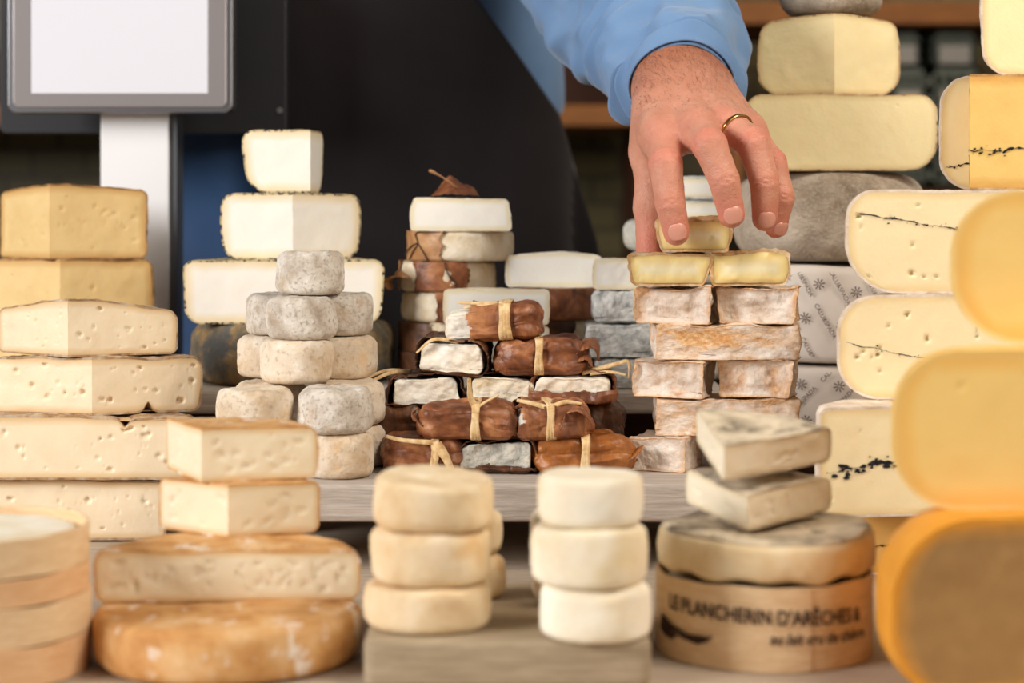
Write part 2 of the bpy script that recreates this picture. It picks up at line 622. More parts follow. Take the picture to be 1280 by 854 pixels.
def leaf_parcel(name, label, pc, Y, z0, z1, wpx, d, leaf_mat, cheese_mat, raffia_mat, turn=0.0, roll=0.0, pitch=0.0, cover='x', x0=-1.2, x1=1.2, fz=-0.86,
                bands=(), tails=(), seed=0, group=None, f=0.0055, cheese=True, flap=None, lump=0.0024):
    """cheese in a dry leaf. cover 'x': the leaf reaches from x0 to x1 (fractions of the half length); cover 'front': left open at the front face"""
    w = wpx * Y / F; h = z1 - z0
    e = root(name, (X(pc, Y), Y + d / 2, z0), label, 'cheese', group, (math.radians(pitch), math.radians(roll), math.radians(turn)))
    hx, hy, hz = w / 2 - 0.0012, d / 2 - 0.0012, h / 2 - 0.0012
    f = min(f, hz * 0.8)
    V, Fc, D, nrm = rounded_box(hx, hy, hz, f, 42)
    rp = random.Random(seed)
    a = np.abs(D); ax = np.argmax(a, axis=1); sgn = np.sign(D[np.arange(len(D)), ax])
    out = np.zeros_like(V); out[np.arange(len(D)), ax] = sgn
    out = np.where(np.linalg.norm(nrm, axis=1, keepdims=True) > 0.5, nrm, out)
    low = np.stack([fbm(V, 38, seed + q, 2) for q in (1, 2, 3)], 1) * lump
    low[:, 2] *= np.where(D[:, 2] < -0.6, 0.2, 1)
    V0 = V.copy()
    if cover == 'x':
        q_ = np.clip((np.abs(D[:, 0]) - 0.55) / 0.45, 0, 1) ** 2
        V[:, 1] *= 1 - q_ * rp.uniform(0.10, 0.25); V[:, 2] *= 1 - q_ * np.where(D[:, 2] > 0, rp.uniform(0.15, 0.35), 0.0)
    else:
        V[:, 0] *= 1 - D[:, 2] * rp.uniform(0.0, 0.07) + D[:, 2] * D[:, 0] * rp.uniform(-0.05, 0.05)
        V[:, 2] *= 1 + D[:, 0] * rp.uniform(-0.10, 0.10) * (D[:, 2] > 0)
    B = V + low
    if cheese:
        front = np.clip(-D[:, 1], 0, 1) ** 8
        body = B + out * (fbm(B, 230, seed + 7, 3) * 0.0008)[:, None]
        oth = np.clip(1 - D[:, 0] ** 4, 0, 1) * np.clip(1 - D[:, 2] ** 4, 0, 1)
        body[:, 1] += front * oth * 0.0022
        body[:, 1] += front * fbm(B, 110, seed + 15, 3) * 0.0022
        body = body - out * np.where((D[:, 1:2] < -0.9) & (cover != 'x'), 0, 0.0012)
        body[:, 2] += hz + 0.0010
        mesh_obj('cheese', body, Fc, cheese_mat, e, attr={'edge': np.sort(a, axis=1)[:, 1]})
    # the leaf
    q = np.stack([V0[:, 0] / hx, V0[:, 1] / hy, V0[:, 2] / hz], 1)
    rag = fbm(V, 110, seed + 21, 3) * 0.22 + fbm(V, 35, seed + 25, 2) * 0.12
    if cover == 'x':
        keepv = (q[:, 0] > x0 + rag) & (q[:, 0] < x1 + rag)
        lip = np.clip(1 - np.minimum(np.abs(q[:, 0] - x0 - rag), np.abs(x1 + rag - q[:, 0])) / 0.2, 0, 1)
    else:
        yy = q[:, 1] + np.clip(q[:, 2], -1, 1) * x0        # x0 here: how much further the top reaches than the bottom
        keepv = (yy > -0.82 + rag) | ((q[:, 1] < -0.5) & (q[:, 2] < fz + rag))
        keepv &= ~((q[:, 1] < -0.93) & (q[:, 2] < 0.86) & (q[:, 2] > fz + rag) & (np.abs(q[:, 0]) < 0.9) & (rag < 0.2))
        lip = np.clip(1 - np.abs(yy + 0.82 - rag) / 0.25, 0, 1)
    ridge = 1 - np.abs(fbm(V * np.array((0.6, 1.3, 1.0)), 62, seed + 33, 3)) * 3.2
    wr = np.clip(ridge, -0.6, 1) * 0.0019 + fbm(V, 60, seed + 37, 3) * 0.0016
    cr_ = vnoise(V, 48, seed + 61); cr2_ = vnoise(V * np.array((0.5, 1.6, 1.6)), 60, seed + 67)
    wr = wr - 0.0013 * np.exp(-np.abs(cr_) / 0.05) - 0.0011 * np.exp(-np.abs(cr2_) / 0.05) + 0.0006
    wr = np.maximum(wr + (1 - np.abs(fbm(V, 30, seed + 43, 2)) * 3) * 0.0007, -0.0008)
    wr = wr * np.where(D[:, 2] < -0.8, 0.15, 1)
    Lf = B + out * (0.0011 + wr + lip * 0.0014 * np.where(D[:, 2] < -0.8, 0.1, 1))[:, None]
    Lf[:, 2] += hz + 0.0012
    kf = [fc for fc in Fc if all(keepv[i] for i in fc)]
    used = sorted({i for fc in kf for i in fc}); mp = {i: k for k, i in enumerate(used)}
    lo = mesh_obj('leaf_wrap', Lf[used], [tuple(mp[i] for i in fc) for fc in kf], leaf_mat, e)
    smod(lo, 'SOLIDIFY', thickness=0.0006, offset=-1)
    if flap:
        for fi, (pts, wid) in enumerate(flap):
            Vf, Ff = [], []
            pth = bez(pts, 14); m = len(pth)
            ww = [wid * math.sin(PI * (0.25 + 0.72 * i / (m - 1))) * (1 + 0.25 * math.sin(i * 2.3 + fi)) for i in range(m)]
            ribbon(pth, (0.2, 1, 0.25), ww, Vf, Ff, 0.12)
            fo = mesh_obj('leaf_flap', Vf, Ff, leaf_mat, e)
            smod(fo, 'SUBSURF', levels=1, render_levels=1); smod(fo, 'SOLIDIFY', thickness=0.0006)
    if bands or tails:
        Vr, Fr = [], []
        rnd = random.Random(seed + 77)
        for (bx, bw) in bands:
            for sidx in range(3):
                xo = bx * hx + (sidx - 1) * bw * 0.28 + rnd.uniform(-.0004, .0004)
                th = np.linspace(0, 2 * PI, 49)
                path = []
                for tt in th:
                    c_, s_ = math.cos(tt), math.sin(tt)
                    n_ = 5.0
                    k = (abs(c_) ** n_ + abs(s_) ** n_) ** (-1 / n_)
                    path.append((xo + 0.0006 * math.sin(tt * 3 + sidx), c_ * k * (hy + 0.0044), s_ * k * (hz + (0.0040 if s_ > 0 else 0.0014)) + hz + 0.0012))
                ribbon(path, (1, 0.0, 0.0), bw * 0.52, Vr, Fr, 0.06)
        for pts, wd in tails:
            pth = bez([(p[0], p[1], p[2] + hz) for p in pts], 20)
            ribbon(pth, (0.25, 0.35, 1.0), [wd * (1 - 0.45 * i / len(pth)) for i in range(len(pth))], Vr, Fr, 0.15)
        ro = mesh_obj('raffia_tie', Vr, Fr, raffia_mat, e)
        smod(ro, 'SOLIDIFY', thickness=0.0005, offset=0)
    return e


# ------------------------------------------------------------------ signed distance surfaces (hand, clothes)
def surface_nets(fn, lo, hi, h):
    lo = np.array(lo, float); n = np.ceil((np.array(hi) - lo) / h).astype(int) + 1
    ax = [lo[i] + h * np.arange(n[i]) for i in range(3)]
    S = fn(ax).astype(np.float32)
    I = S < 0
    cnt = np.zeros(tuple(n - 1), np.float32)
    acc = [np.zeros(tuple(n - 1), np.float32) for _ in range(3)]
    sl = lambda c, d: slice(c, d - 1 + c)
    corners = [(i, j, k) for i in (0, 1) for j in (0, 1) for k in (0, 1)]
    for a in range(3):
        for c in corners:
            if c[a]: continue
            c2 = list(c); c2[a] = 1
            A = S[sl(c[0], n[0]), sl(c[1], n[1]), sl(c[2], n[2])]; B = S[sl(c2[0], n[0]), sl(c2[1], n[1]), sl(c2[2], n[2])]
            m = (A < 0) != (B < 0)
            t = np.where(m, A / np.where(m, A - B, 1), 0)
            cnt += m
            for d in range(3):
                acc[d] += np.where(m, (t if d == a else c[d]), 0)
    act = cnt > 0
    ids = -np.ones(tuple(n - 1), np.int64)
    w = np.argwhere(act)
    ids[act] = np.arange(len(w))
    V = np.stack([(acc[d][act] / cnt[act] + w[:, d]) * h + lo[d] for d in range(3)], 1)
    Fc = []
    for a in range(3):
        b, c = (a + 1) % 3, (a + 2) % 3
        s0 = [slice(None)] * 3; s1 = [slice(None)] * 3
        s0[a] = slice(0, n[a] - 1); s1[a] = slice(1, n[a])
        cr = I[tuple(s0)] != I[tuple(s1)]
        for e in np.argwhere(cr):
            if e[b] == 0 or e[c] == 0 or e[b] >= n[b] - 1 or e[c] >= n[c] - 1: continue
            q = []
            for (db, dc) in ((-1, -1), (0, -1), (0, 0), (-1, 0)):
                k = list(e); k[b] += db; k[c] += dc
                q.append(int(ids[tuple(k)]))
            Fc.append(tuple(q) if I[tuple(e)] else tuple(q[::-1]))
    return V, Fc


def smin(a, b, k):
    h = np.clip(0.5 + 0.5 * (b - a) / k, 0, 1)
    return b + (a - b) * h - k * h * (1 - h)


class Field:
    def __init__(s, ax, margin=0.03):
        s.ax = ax; s.m = margin
        s.shape = tuple(len(a) for a in ax)
    def blank(s): return np.full(s.shape, 0.1, np.float32)
    def cone(s, D, a, b, ra, rb, k=0.0, flat=None):
        """blend a tapered capsule into D in place; flat=(axis vector, factor) squashes it along an axis"""
        a = np.array(a, float); b = np.array(b, float)
        r = max(ra, rb) + s.m
        lo = np.minimum(a, b) - r; hi = np.maximum(a, b) + r
        sl = tuple(slice(max(0, int(np.searchsorted(s.ax[i], lo[i]))), int(np.searchsorted(s.ax[i], hi[i]))) for i in range(3))
        if any(q.stop <= q.start for q in sl): return
        x = s.ax[0][sl[0]][:, None, None]; y = s.ax[1][sl[1]][None, :, None]; z = s.ax[2][sl[2]][None, None, :]
        px, py, pz = x - a[0], y - a[1], z - a[2]
        ba = b - a; L = max(1e-9, float(ba @ ba))
        t = np.clip((px * ba[0] + py * ba[1] + pz * ba[2]) / L, 0, 1)
        dx, dy, dz = px - t * ba[0], py - t * ba[1], pz - t * ba[2]
        if flat is not None:
            v = np.array(flat[0], float); v /= np.linalg.norm(v); q = flat[1]
            pr = dx * v[0] + dy * v[1] + dz * v[2]
            d = np.sqrt(dx * dx + dy * dy + dz * dz + pr * pr * (q * q - 1))
        else:
            d = np.sqrt(dx * dx + dy * dy + dz * dz)
        d = d - (ra + t * (rb - ra))
        D[sl] = smin(D[sl], d, k) if k else np.minimum(D[sl], d)
# ------------------------------------------------------------------ material library
M = {}
M['p_washed'] = mat_paste('paste_washed', (248, 230, 200), (228, 190, 138), 0.005, mott=0.4, sss=0.2)
M['p_white'] = mat_paste('paste_white', (251, 245, 236), (240, 216, 170), 0.0075, mott=0.15, sss=0.25, rough=0.55)
M['p_cream'] = mat_paste('paste_cream', (248, 234, 206), (234, 198, 146), 0.0035, mott=0.35, sss=0.25)
M['p_chevre'] = mat_paste('paste_chevre', (250, 246, 238), (242, 228, 186), 0.0036, mott=0.12, sss=0.2, rough=0.7)
M['p_tomme'] = mat_paste('paste_tomme', (250, 232, 184), (230, 204, 150), 0.004, mott=0.25, sss=0.22)
M['p_ash'] = mat_paste('paste_ash', (246, 228, 186), (236, 206, 150), 0.005, mott=0.2, sss=0.25)
M['p_ashdark'] = mat_paste('paste_ash_dark', (226, 180, 104), (196, 140, 70), 0.006, mott=0.3, sss=0.2)
M['p_gouda'] = mat_paste('paste_gouda', (250, 212, 132), (246, 196, 108), 0.010, mott=0.15, sss=0.3, rough=0.42, bump=0.12, edge=(244, 196, 116))
M['p_goudashade'] = mat_paste('paste_gouda_shade', (174, 134, 82), (204, 148, 72), 0.008, mott=0.4, sss=0.25, rough=0.45, bump=0.15, edge=(232, 150, 50))  # gouda paste with the shade of the turned cut face darkened into its colour
M['p_runny'] = mat_paste('paste_runny', (253, 243, 210), (248, 224, 156), 0.0085, mott=0.4, sss=0.35, rough=0.3, edge=(226, 190, 128))
M['p_soft'] = mat_paste('paste_soft', (249, 238, 216), (240, 220, 184), 0.003, mott=0.35, sss=0.25)
M['ash'] = mat_plain('ash', (52, 50, 56), 0.9, spec=0.1, noise=(500, 0.4))

M['r_washed'] = mat_rind('rind_washed', [(0.3, (120, 92, 66)), (0.5, (178, 142, 104)), (0.7, (216, 196, 168))], 70, patch=((196, 188, 176), 90, 0.5, 0.72), bump=0.6)
M['r_speck'] = mat_rind('rind_speckled', [(0.3, (176, 158, 122)), (0.5, (212, 192, 150)), (0.7, (226, 210, 176))], 80, speck=((58, 56, 58), 260, 0.5, 0.6), bump=0.6)
M['r_darkmould'] = mat_rind('rind_dark_mould', [(0.28, (66, 60, 50)), (0.45, (118, 108, 90)), (0.55, (152, 122, 80)), (0.75, (170, 164, 150))], 55, 8, 420, 0.9, 0.002, patch=((92, 92, 90), 30, 0.48, 0.62))
M['r_felt'] = mat_rind('rind_grey_felt', [(0.3, (140, 124, 106)), (0.5, (182, 166, 148)), (0.7, (210, 196, 178))], 36, 8, 420, 1.0, 0.0025, patch=((160, 132, 106), 40, 0.56, 0.74), speck=((198, 186, 170), 420, 0.5, 0.8), rr=0.66)
M['r_crottin'] = mat_rind('rind_crottin', [(0.3, (206, 178, 144)), (0.48, (228, 210, 186)), (0.7, (242, 232, 218))], 48, 6, 420, 0.7, 0.0014, patch=((236, 190, 130), 34, 0.58, 0.78), speck=((196, 176, 152), 260, 0.56, 0.74))
M['r_crottin2'] = mat_rind('rind_crottin_grey', [(0.3, (176, 160, 142)), (0.48, (214, 204, 192)), (0.7, (238, 234, 226))], 60, 6, 420, 0.8, 0.0014, patch=((198, 172, 140), 40, 0.55, 0.75), speck=((178, 168, 156), 380, 0.52, 0.7))
M['r_orange'] = mat_rind('rind_orange', [(0.3, (186, 126, 68)), (0.5, (216, 164, 104)), (0.7, (234, 196, 148))], 44, 7, 300, 0.7, 0.0016, patch=((244, 232, 218), 62, 0.57, 0.66), rough=0.7)
M['r_pink'] = mat_rind('rind_pinkish', [(0.3, (206, 184, 160)), (0.5, (226, 210, 192)), (0.7, (240, 230, 218))], 60, 6, 500, 0.7, 0.0015)
M['r_gouda'] = mat_rind('rind_gouda', [(0.3, (216, 144, 46)), (0.5, (228, 158, 58)), (0.7, (236, 172, 78))], 16, 4, 200, 0.2, 0.001, rough=0.4, sss=0.15)
M['r_goudapale'] = mat_rind('rind_gouda_pale', [(0.3, (236, 190, 108)), (0.5, (242, 202, 124)), (0.7, (248, 214, 146))], 16, 4, 200, 0.2, 0.001, rough=0.45, sss=0.2)
M['r_tomme'] = mat_rind('rind_tomme', [(0.3, (170, 136, 96)), (0.5, (206, 174, 130)), (0.7, (226, 204, 168))], 60, 6, 450, 0.6, 0.0015, speck=((130, 104, 78), 200, 0.58, 0.7))
M['r_ashrind'] = mat_rind('rind_brown', [(0.3, (150, 106, 66)), (0.5, (200, 158, 108)), (0.7, (232, 208, 172))], 60, 6, 450, 0.6)
M['r_bloomy'] = mat_rind('rind_bloomy', [(0.3, (232, 216, 190)), (0.5, (244, 234, 218)), (0.7, (250, 245, 236))], 40, 6, 420, 0.6, 0.0014, patch=((228, 200, 150), 26, 0.58, 0.8), sss=0.1)
M['r_chevre'] = mat_rind('rind_chevre', [(0.3, (226, 204, 166)), (0.5, (238, 224, 198)), (0.7, (246, 238, 224))], 60, 6, 420, 0.8, 0.0016)
M['r_pale'] = mat_rind('rind_pale', [(0.3, (222, 190, 146)), (0.5, (236, 212, 174)), (0.7, (246, 230, 204))], 36, 5, 360, 0.6, 0.0016, patch=((222, 176, 112), 30, 0.6, 0.8), sss=0.1)
M['r_white'] = mat_rind('rind_white', [(0.3, (232, 214, 180)), (0.5, (243, 232, 210)), (0.7, (250, 244, 230))], 24, 4, 300, 0.35, 0.001, patch=((236, 214, 166), 20, 0.56, 0.8), sss=0.15)
M['r_ashmould'] = mat_rind('rind_ash_mould', [(0.3, (136, 136, 134)), (0.42, (190, 192, 190)), (0.58, (226, 226, 222)), (0.8, (240, 238, 234))], 95, 7, 420, 1.0, 0.002)
M['r_ashpale'] = mat_rind('rind_ash_pale', [(0.3, (150, 148, 142)), (0.45, (200, 198, 188)), (0.62, (226, 220, 206)), (0.8, (240, 236, 226))], 70, 7, 420, 0.9, 0.002)
M['r_runny'] = mat_rind('rind_runny', [(0.3, (178, 132, 80)), (0.5, (214, 174, 124)), (0.7, (236, 214, 180))], 90, 6, 420, 0.8, 0.0016)
M['r_mouldtop'] = mat_rind('rind_mould_top', [(0.3, (134, 122, 108)), (0.46, (196, 180, 156)), (0.6, (230, 214, 188)), (0.8, (240, 228, 206))], 34, 7, 420, 0.6, 0.0016, patch=((98, 90, 82), 44, 0.54, 0.68))


def washed_block():
    k = N('rind_block')
    v = k.coord()
    n1 = k.noise(v, 55, 6, 0.65, 0.3); n2 = k.noise(v, 330, 5, 0.6)
    white = k.ramp(n1, [(0.3, (186, 160, 138)), (0.45, (230, 212, 196)), (0.7, (250, 243, 234))])
    orange = k.ramp(n2, [(0.3, (190, 126, 70)), (0.5, (218, 164, 108)), (0.7, (238, 208, 168))])
    e = k.attr('edge')
    ad = k.n('ShaderNodeMath', operation='MULTIPLY_ADD')
    k.l(n1, ad.inputs[0]); ad.inputs[1].default_value = 0.55; k.l(e, ad.inputs[2])
    c = k.mix(k.rng(ad.outputs[0], 1.08, 1.32), white, orange)
    n3 = k.noise(v, 26, 4, 0.6, 0.5)
    c = k.mix(k.rng(n3, 0.54, 0.68, 0, 0.8), c, orange)
    b = k.n('ShaderNodeMath', operation='ADD'); k.l(n1, b.inputs[0]); k.l(n2, b.inputs[1])
    k.bump(b.outputs[0], 0.8, 0.0016)
    return k.set(c, 0.75, sss=0.08, spec=0.3)
M['r_block'] = washed_block()


def block2():
    k = N('rind_block_streaked')
    v = k.coord(True, (0.8, 1, 1.3))
    n1 = k.noise(v, 55, 6, 0.65, 0.3); n2 = k.noise(v, 330, 5, 0.6); n3 = k.noise(v, 30, 4, 0.6, 0.6)
    white = k.ramp(n1, [(0.3, (206, 184, 164)), (0.48, (236, 220, 206)), (0.7, (248, 240, 230))])
    orange = k.ramp(n2, [(0.3, (196, 136, 82)), (0.5, (222, 172, 118)), (0.7, (238, 208, 168))])
    c = k.mix(k.rng(n3, 0.44, 0.60), white, orange)
    e = k.attr('edge')
    c = k.mix(k.rng(e, 0.86, 1.0, 0, 0.7), c, orange)
    b = k.n('ShaderNodeMath', operation='ADD'); k.l(n1, b.inputs[0]); k.l(n2, b.inputs[1])
    k.bump(b.outputs[0], 0.8, 0.0016)
    return k.set(c, 0.75, sss=0.08, spec=0.3)
M['r_block2'] = block2()


def leafmat(name, a, b, c_):
    k = N(name)
    v = k.coord()
    n1 = k.noise(v, 40, 5, 0.6, 0.8)
    c = k.ramp(n1, [(0.3, a), (0.5, b), (0.72, c_)])
    vo = k.n('ShaderNodeTexVoronoi', feature='DISTANCE_TO_EDGE'); vo.inputs['Scale'].default_value = 130
    k.l(v, vo.inputs['Vector'])
    vein = k.rng(vo.outputs[0], 0.0, 0.09, 1.0, 0.0)
    c = k.mix(k.n('ShaderNodeValue').outputs[0] if False else k.rng(vein, 0, 1, 0, 0.12), c, a)
    n2 = k.noise(v, 260, 4, 0.6)
    ad = k.n('ShaderNodeMath', operation='MULTIPLY_ADD'); k.l(vein, ad.inputs[0]); ad.inputs[1].default_value = 0.12; k.l(n2, ad.inputs[2])
    k.bump(ad.outputs[0], 0.45, 0.0009)
    return k.set(c, 0.42, spec=0.5)
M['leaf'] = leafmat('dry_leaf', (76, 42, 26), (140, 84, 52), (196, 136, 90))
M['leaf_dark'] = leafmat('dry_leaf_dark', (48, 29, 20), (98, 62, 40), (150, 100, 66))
M['leaf_orange'] = leafmat('dry_leaf_orange', (110, 60, 22), (158, 94, 40), (192, 128, 70))
M['leaf_tan'] = leafmat('dry_leaf_tan', (136, 92, 56), (182, 132, 86), (206, 162, 116))
M['raffia'] = mat_rind('raffia', [(0.3, (200, 160, 108)), (0.5, (228, 194, 142)), (0.7, (244, 220, 178))], 200, 4, 700, 0.4, 0.0006, rough=0.6)
M['string'] = mat_plain('dark_string', (64, 44, 32), 0.8)
M['wood_grey'] = mat_wood('grey_wood', (156, 144, 134), (214, 204, 194), (3.0, 55, 55), 0.75)
M['wood_block'] = mat_wood('board_wood', (146, 128, 104), (194, 176, 148), (3.5, 45, 45), 0.7)
M['wood_table'] = mat_wood('table_wood', (166, 148, 130), (208, 192, 174), (3.0, 40, 40), 0.7)
M['wood_box'] = mat_wood('thin_box_wood', (222, 184, 138), (250, 224, 186), (10, 10, 70), 0.6, 6.0, 0.15)
M['wood_box2'] = mat_wood('thin_box_wood_orange', (220, 168, 118), (246, 208, 166), (10, 10, 70), 0.6, 6.0, 0.15)
M['wood_shelf'] = mat_wood('brown_shelf_wood', (112, 68, 32), (164, 106, 54), (3, 40, 40), 0.6)
M['wood_dark'] = mat_wood('dark_wood', (52, 28, 16), (92, 52, 28), (3, 40, 40), 0.6)
M['print'] = mat_plain('dark_print', (58, 34, 30), 0.8)
M['print2'] = mat_plain('paper_print', (92, 72, 68), 0.8)
M['metal'] = mat_plain('brushed_metal', (186, 186, 192), 0.38, 1.0)
M['bezel'] = mat_plain('bezel_grey', (150, 150, 156), 0.3, 0.85)
M['glass'] = mat_plain('screen_border', (176, 170, 172), 0.25, 0.5)
M['pole'] = mat_plain('pole_steel', (244, 244, 248), 0.5)
M['pole_side'] = mat_plain('pole_side', (96, 98, 104), 0.5, 0.2)
M['black_plastic'] = mat_plain('black_plastic', (44, 44, 48), 0.45)
M['gold'] = mat_plain('gold', (196, 158, 96), 0.22, 1.0)
M['screw'] = mat_plain('screw_steel', (200, 200, 200), 0.3, 1.0)


def paper():
    k = N('wrapping_paper')
    v = k.coord()
    n = k.noise(v, 16, 3)
    k.bump(n, 0.4, 0.004)
    return k.set(k.ramp(n, [(0.3, (196, 184, 174)), (0.7, (216, 206, 196))]), 0.6, spec=0.3)
M['paper'] = paper()


def screen():
    k = N('screen_white')
    m = k.set((205, 205, 214), 0.25, spec=0.5)
    k.bsdf.inputs['Emission Color'].default_value = lin((245, 245, 252))
    k.bsdf.inputs['Emission Strength'].default_value = 0.22
    return m
M['screen'] = screen()


def fabric(name, a, b, weave=900, fold=10, rough=0.9, sheen=0.3):
    k = N(name)
    v = k.coord(False)
    n = k.noise(v, fold, 3); n2 = k.noise(v, weave, 2)
    c = k.ramp(n, [(0.3, a), (0.7, b)])
    c = k.mix(k.rng(n2, 0.3, 0.7, 0, 0.25), c, a)
    k.bump(n2, 0.3, 0.0005)
    k.bsdf.inputs['Sheen Weight'].default_value = sheen
    return k.set(c, rough, spec=0.2)
M['denim'] = fabric('shirt_blue', (98, 132, 176), (120, 154, 196))
M['denim_dark'] = fabric('denim_dark_blue', (40, 66, 102), (54, 84, 126))
M['jeans'] = fabric('jeans', (38, 62, 96), (50, 80, 120))
M['apron'] = fabric('apron_black', (36, 32, 34), (45, 40, 42), sheen=0.1)
M['shoe'] = mat_plain('shoe_leather', (30, 26, 24), 0.5)


def skin():
    k = N('skin')
    v = k.coord(False)
    n1 = k.noise(v, 60, 4); n2 = k.noise(v, 900, 3); n3 = k.noise(v, 240, 4, 0.6)
    base = k.ramp(n1, [(0.3, (200, 138, 114)), (0.7, (220, 162, 138))])
    red = k.attr('red')
    c = k.mix(k.rng(red, 0.0, 1.0, 0.0, 0.75), base, (216, 126, 108))
    tan = k.attr('tan')
    c = k.mix(k.rng(tan, 0.0, 1.0, 0.0, 0.85), c, (164, 104, 76))
    c = k.mix(k.rng(n3, 0.45, 0.75, 0, 0.45), c, (190, 116, 94))
    ad = k.n('ShaderNodeMath', operation='MULTIPLY_ADD'); k.l(n3, ad.inputs[0]); ad.inputs[1].default_value = 1.2; k.l(n2, ad.inputs[2])
    k.bump(ad.outputs[0], 0.65, 0.0009)
    k.set(c, 0.42, sss=0.22, spec=0.4)
    k.bsdf.inputs['Subsurface Radius'].default_value = (1.0, 0.35, 0.2)
    k.bsdf.inputs['Subsurface Scale'].default_value = 0.004
    return k.m
M['skin'] = skin()
M['nail'] = mat_plain('nail', (218, 156, 138), 0.28, spec=0.5)
M['hair'] = mat_plain('arm_hair', (84, 56, 42), 0.6)
# ================================================================== the place
def structure(o):
    o['kind'] = 'structure'
    return o
structure(box_obj('floor', (-2.5, -0.9, -0.05), (2.5, 3.65, 0.0), mat_plain('floor_tile', (92, 82, 72), 0.6, noise=(8, 0.3)), bevel=0))


def tiles():
    k = N('olive_wall')
    v = k.coord(False)
    br = k.n('ShaderNodeTexBrick')
    br.inputs['Scale'].default_value = 5.0
    br.inputs['Color1'].default_value = lin((112, 100, 62)); br.inputs['Color2'].default_value = lin((98, 88, 56)); br.inputs['Mortar'].default_value = lin((70, 60, 40))
    mp = k.n('ShaderNodeMapping'); mp.inputs['Rotation'].default_value = (PI / 2, 0, 0)
    k.l(v, mp.inputs['Vector']); k.l(mp.outputs[0], br.inputs['Vector'])
    return k.set(br.outputs['Color'], 0.5)
WALLM = tiles()
structure(box_obj('wall_back', (-2.5, 3.6, 0.0), (2.5, 3.65, 2.6), WALLM, bevel=0))
side = mat_plain('side_wall', (120, 104, 84), 0.8)
structure(box_obj('wall_left', (-2.55, -0.9, 0.0), (-2.5, 3.65, 2.6), side, bevel=0))
structure(box_obj('wall_right', (2.5, -0.9, 0.0), (2.55, 3.65, 2.6), side, bevel=0))

# ---- back shelving (far behind the seller)
YB = 3.1
def shelf_unit():
    e = root('back_shelf_unit', (0, YB + 0.2, 0), 'tall brown wooden shelf unit on the wall behind the seller', 'shelf unit')
    e.location = (0, 0, 0)
    for (x0, x1, za, zb, m) in ((-1.2, 0.22, Zp(157, YB), Zp(131, YB), 'wood_shelf'), (0.22, 1.3, Zp(30, YB), Zp(2, YB), 'wood_shelf'), (-1.2, 1.3, 0.55, 0.58, 'wood_dark'), (0.22, 1.3, Zp(262, YB), Zp(236, YB), 'wood_dark')):
        o = box_obj('shelf_board', (x0, YB, za), (x1, YB + 0.38, zb), M[m], e)
    for x in (-1.2, 0.22, 1.3):
        box_obj('upright', (x - 0.02, YB + 0.005, 0.0), (x + 0.02, YB + 0.385, 2.1), M['wood_dark'], e)
    box_obj('upright', (X(915, YB), YB + 0.01, Zp(236, YB)), (X(930, YB), YB + 0.03, Zp(30, YB)), M['wood_shelf'], e)
    box_obj('back_panel', (-1.19, YB + 0.375, Zp(131, YB)), (0.21, YB + 0.39, Zp(40, YB)), M['wood_dark'], e)
shelf_unit()
crm = mat_plain('crate_plastic', (92, 98, 88), 0.5)
labm = mat_plain('white_label', (176, 168, 158), 0.7)
for i, (xa, xb, nm) in enumerate(((1120, 1168, 'grey green crate with a white label on the far shelf, narrower one on the left'), (1172, 1236, 'grey green crate with a white label on the far shelf, wider one on the right'))):
    ya, yb = 84, 235
    x0, x1 = X(xa, YB), X(xb, YB); zt, zb = Zp(ya, YB), Zp(236, YB)
    e = root('storage_crate', (x0, YB + 0.05, zb + 0.002), nm, 'crate', 'crates on the far shelf')
    w, h = x1 - x0, zt - zb
    V, Fc = [], []
    add_box(V, Fc, (0, 0, 0.001), (w, 0.28, 0.008)); add_box(V, Fc, (0, 0.272, 0.001), (w, 0.28, h)); add_box(V, Fc, (0, 0, 0), (0.008, 0.28, h)); add_box(V, Fc, (w - 0.008, 0, 0), (w, 0.28, h))
    for z in np.linspace(0, h - 0.012, 7): add_box(V, Fc, (0, 0, z), (w, 0.008, z + 0.012))
    for x in np.linspace(0, w - 0.008, 5): add_box(V, Fc, (x, 0.001, 0), (x + 0.008, 0.007, h))
    mesh_obj('crate_body', V, Fc, crm, e, smooth=False)
    box_obj('label', (w * 0.2, -0.002, h * 0.55), (w * 0.8, 0.0, h * 0.8), labm, e, 0)
for i, (xa, xb, nm) in enumerate(((1126, 1160, 'grey green crate stacked on the narrower crate of the far shelf'), (1176, 1232, 'grey green crate stacked on the wider crate of the far shelf'))):
    x0, x1 = X(xa, YB), X(xb, YB); zb, zt = Zp(84, YB) + 0.004, Zp(36, YB)
    e = root('storage_crate', (x0, YB + 0.06, zb), nm, 'crate', 'crates on the far shelf')
    w, h = x1 - x0, zt - zb
    V, Fc = [], []
    add_box(V, Fc, (0, 0, 0), (w, 0.26, 0.006)); add_box(V, Fc, (0, 0.252, 0), (w, 0.26, h)); add_box(V, Fc, (0, 0, 0), (0.006, 0.26, h)); add_box(V, Fc, (w - 0.006, 0, 0), (w, 0.26, h))
    for z in np.linspace(0, h - 0.01, 4): add_box(V, Fc, (0, 0, z), (w, 0.008, z + 0.010))
    for x in np.linspace(0, w - 0.006, 6): add_box(V, Fc, (x, 0.001, 0), (x + 0.006, 0.007, h))
    mesh_obj('crate_body', V, Fc, crm, e, smooth=False)
    box_obj('label', (w * 0.15, -0.002, h * 0.1), (w * 0.85, 0.0, h * 0.62), labm, e, 0)

# ---- the counter
e = root('market_table', (0, 1.25, 0), 'long pale wooden counter table that carries every cheese stack', 'table')
e.location = (0, 0, 0)
box_obj('table_top', (-0.85, 0.84, TABLE - 0.03), (0.85, 1.80, TABLE - 0.0005), M['wood_table'], e)
for x in (-0.8, 0.8):
    for y in (0.9, 1.74):
        box_obj('leg', (x - 0.03, y - 0.03, 0), (x + 0.03, y + 0.03, TABLE - 0.03), M['wood_table'], e)


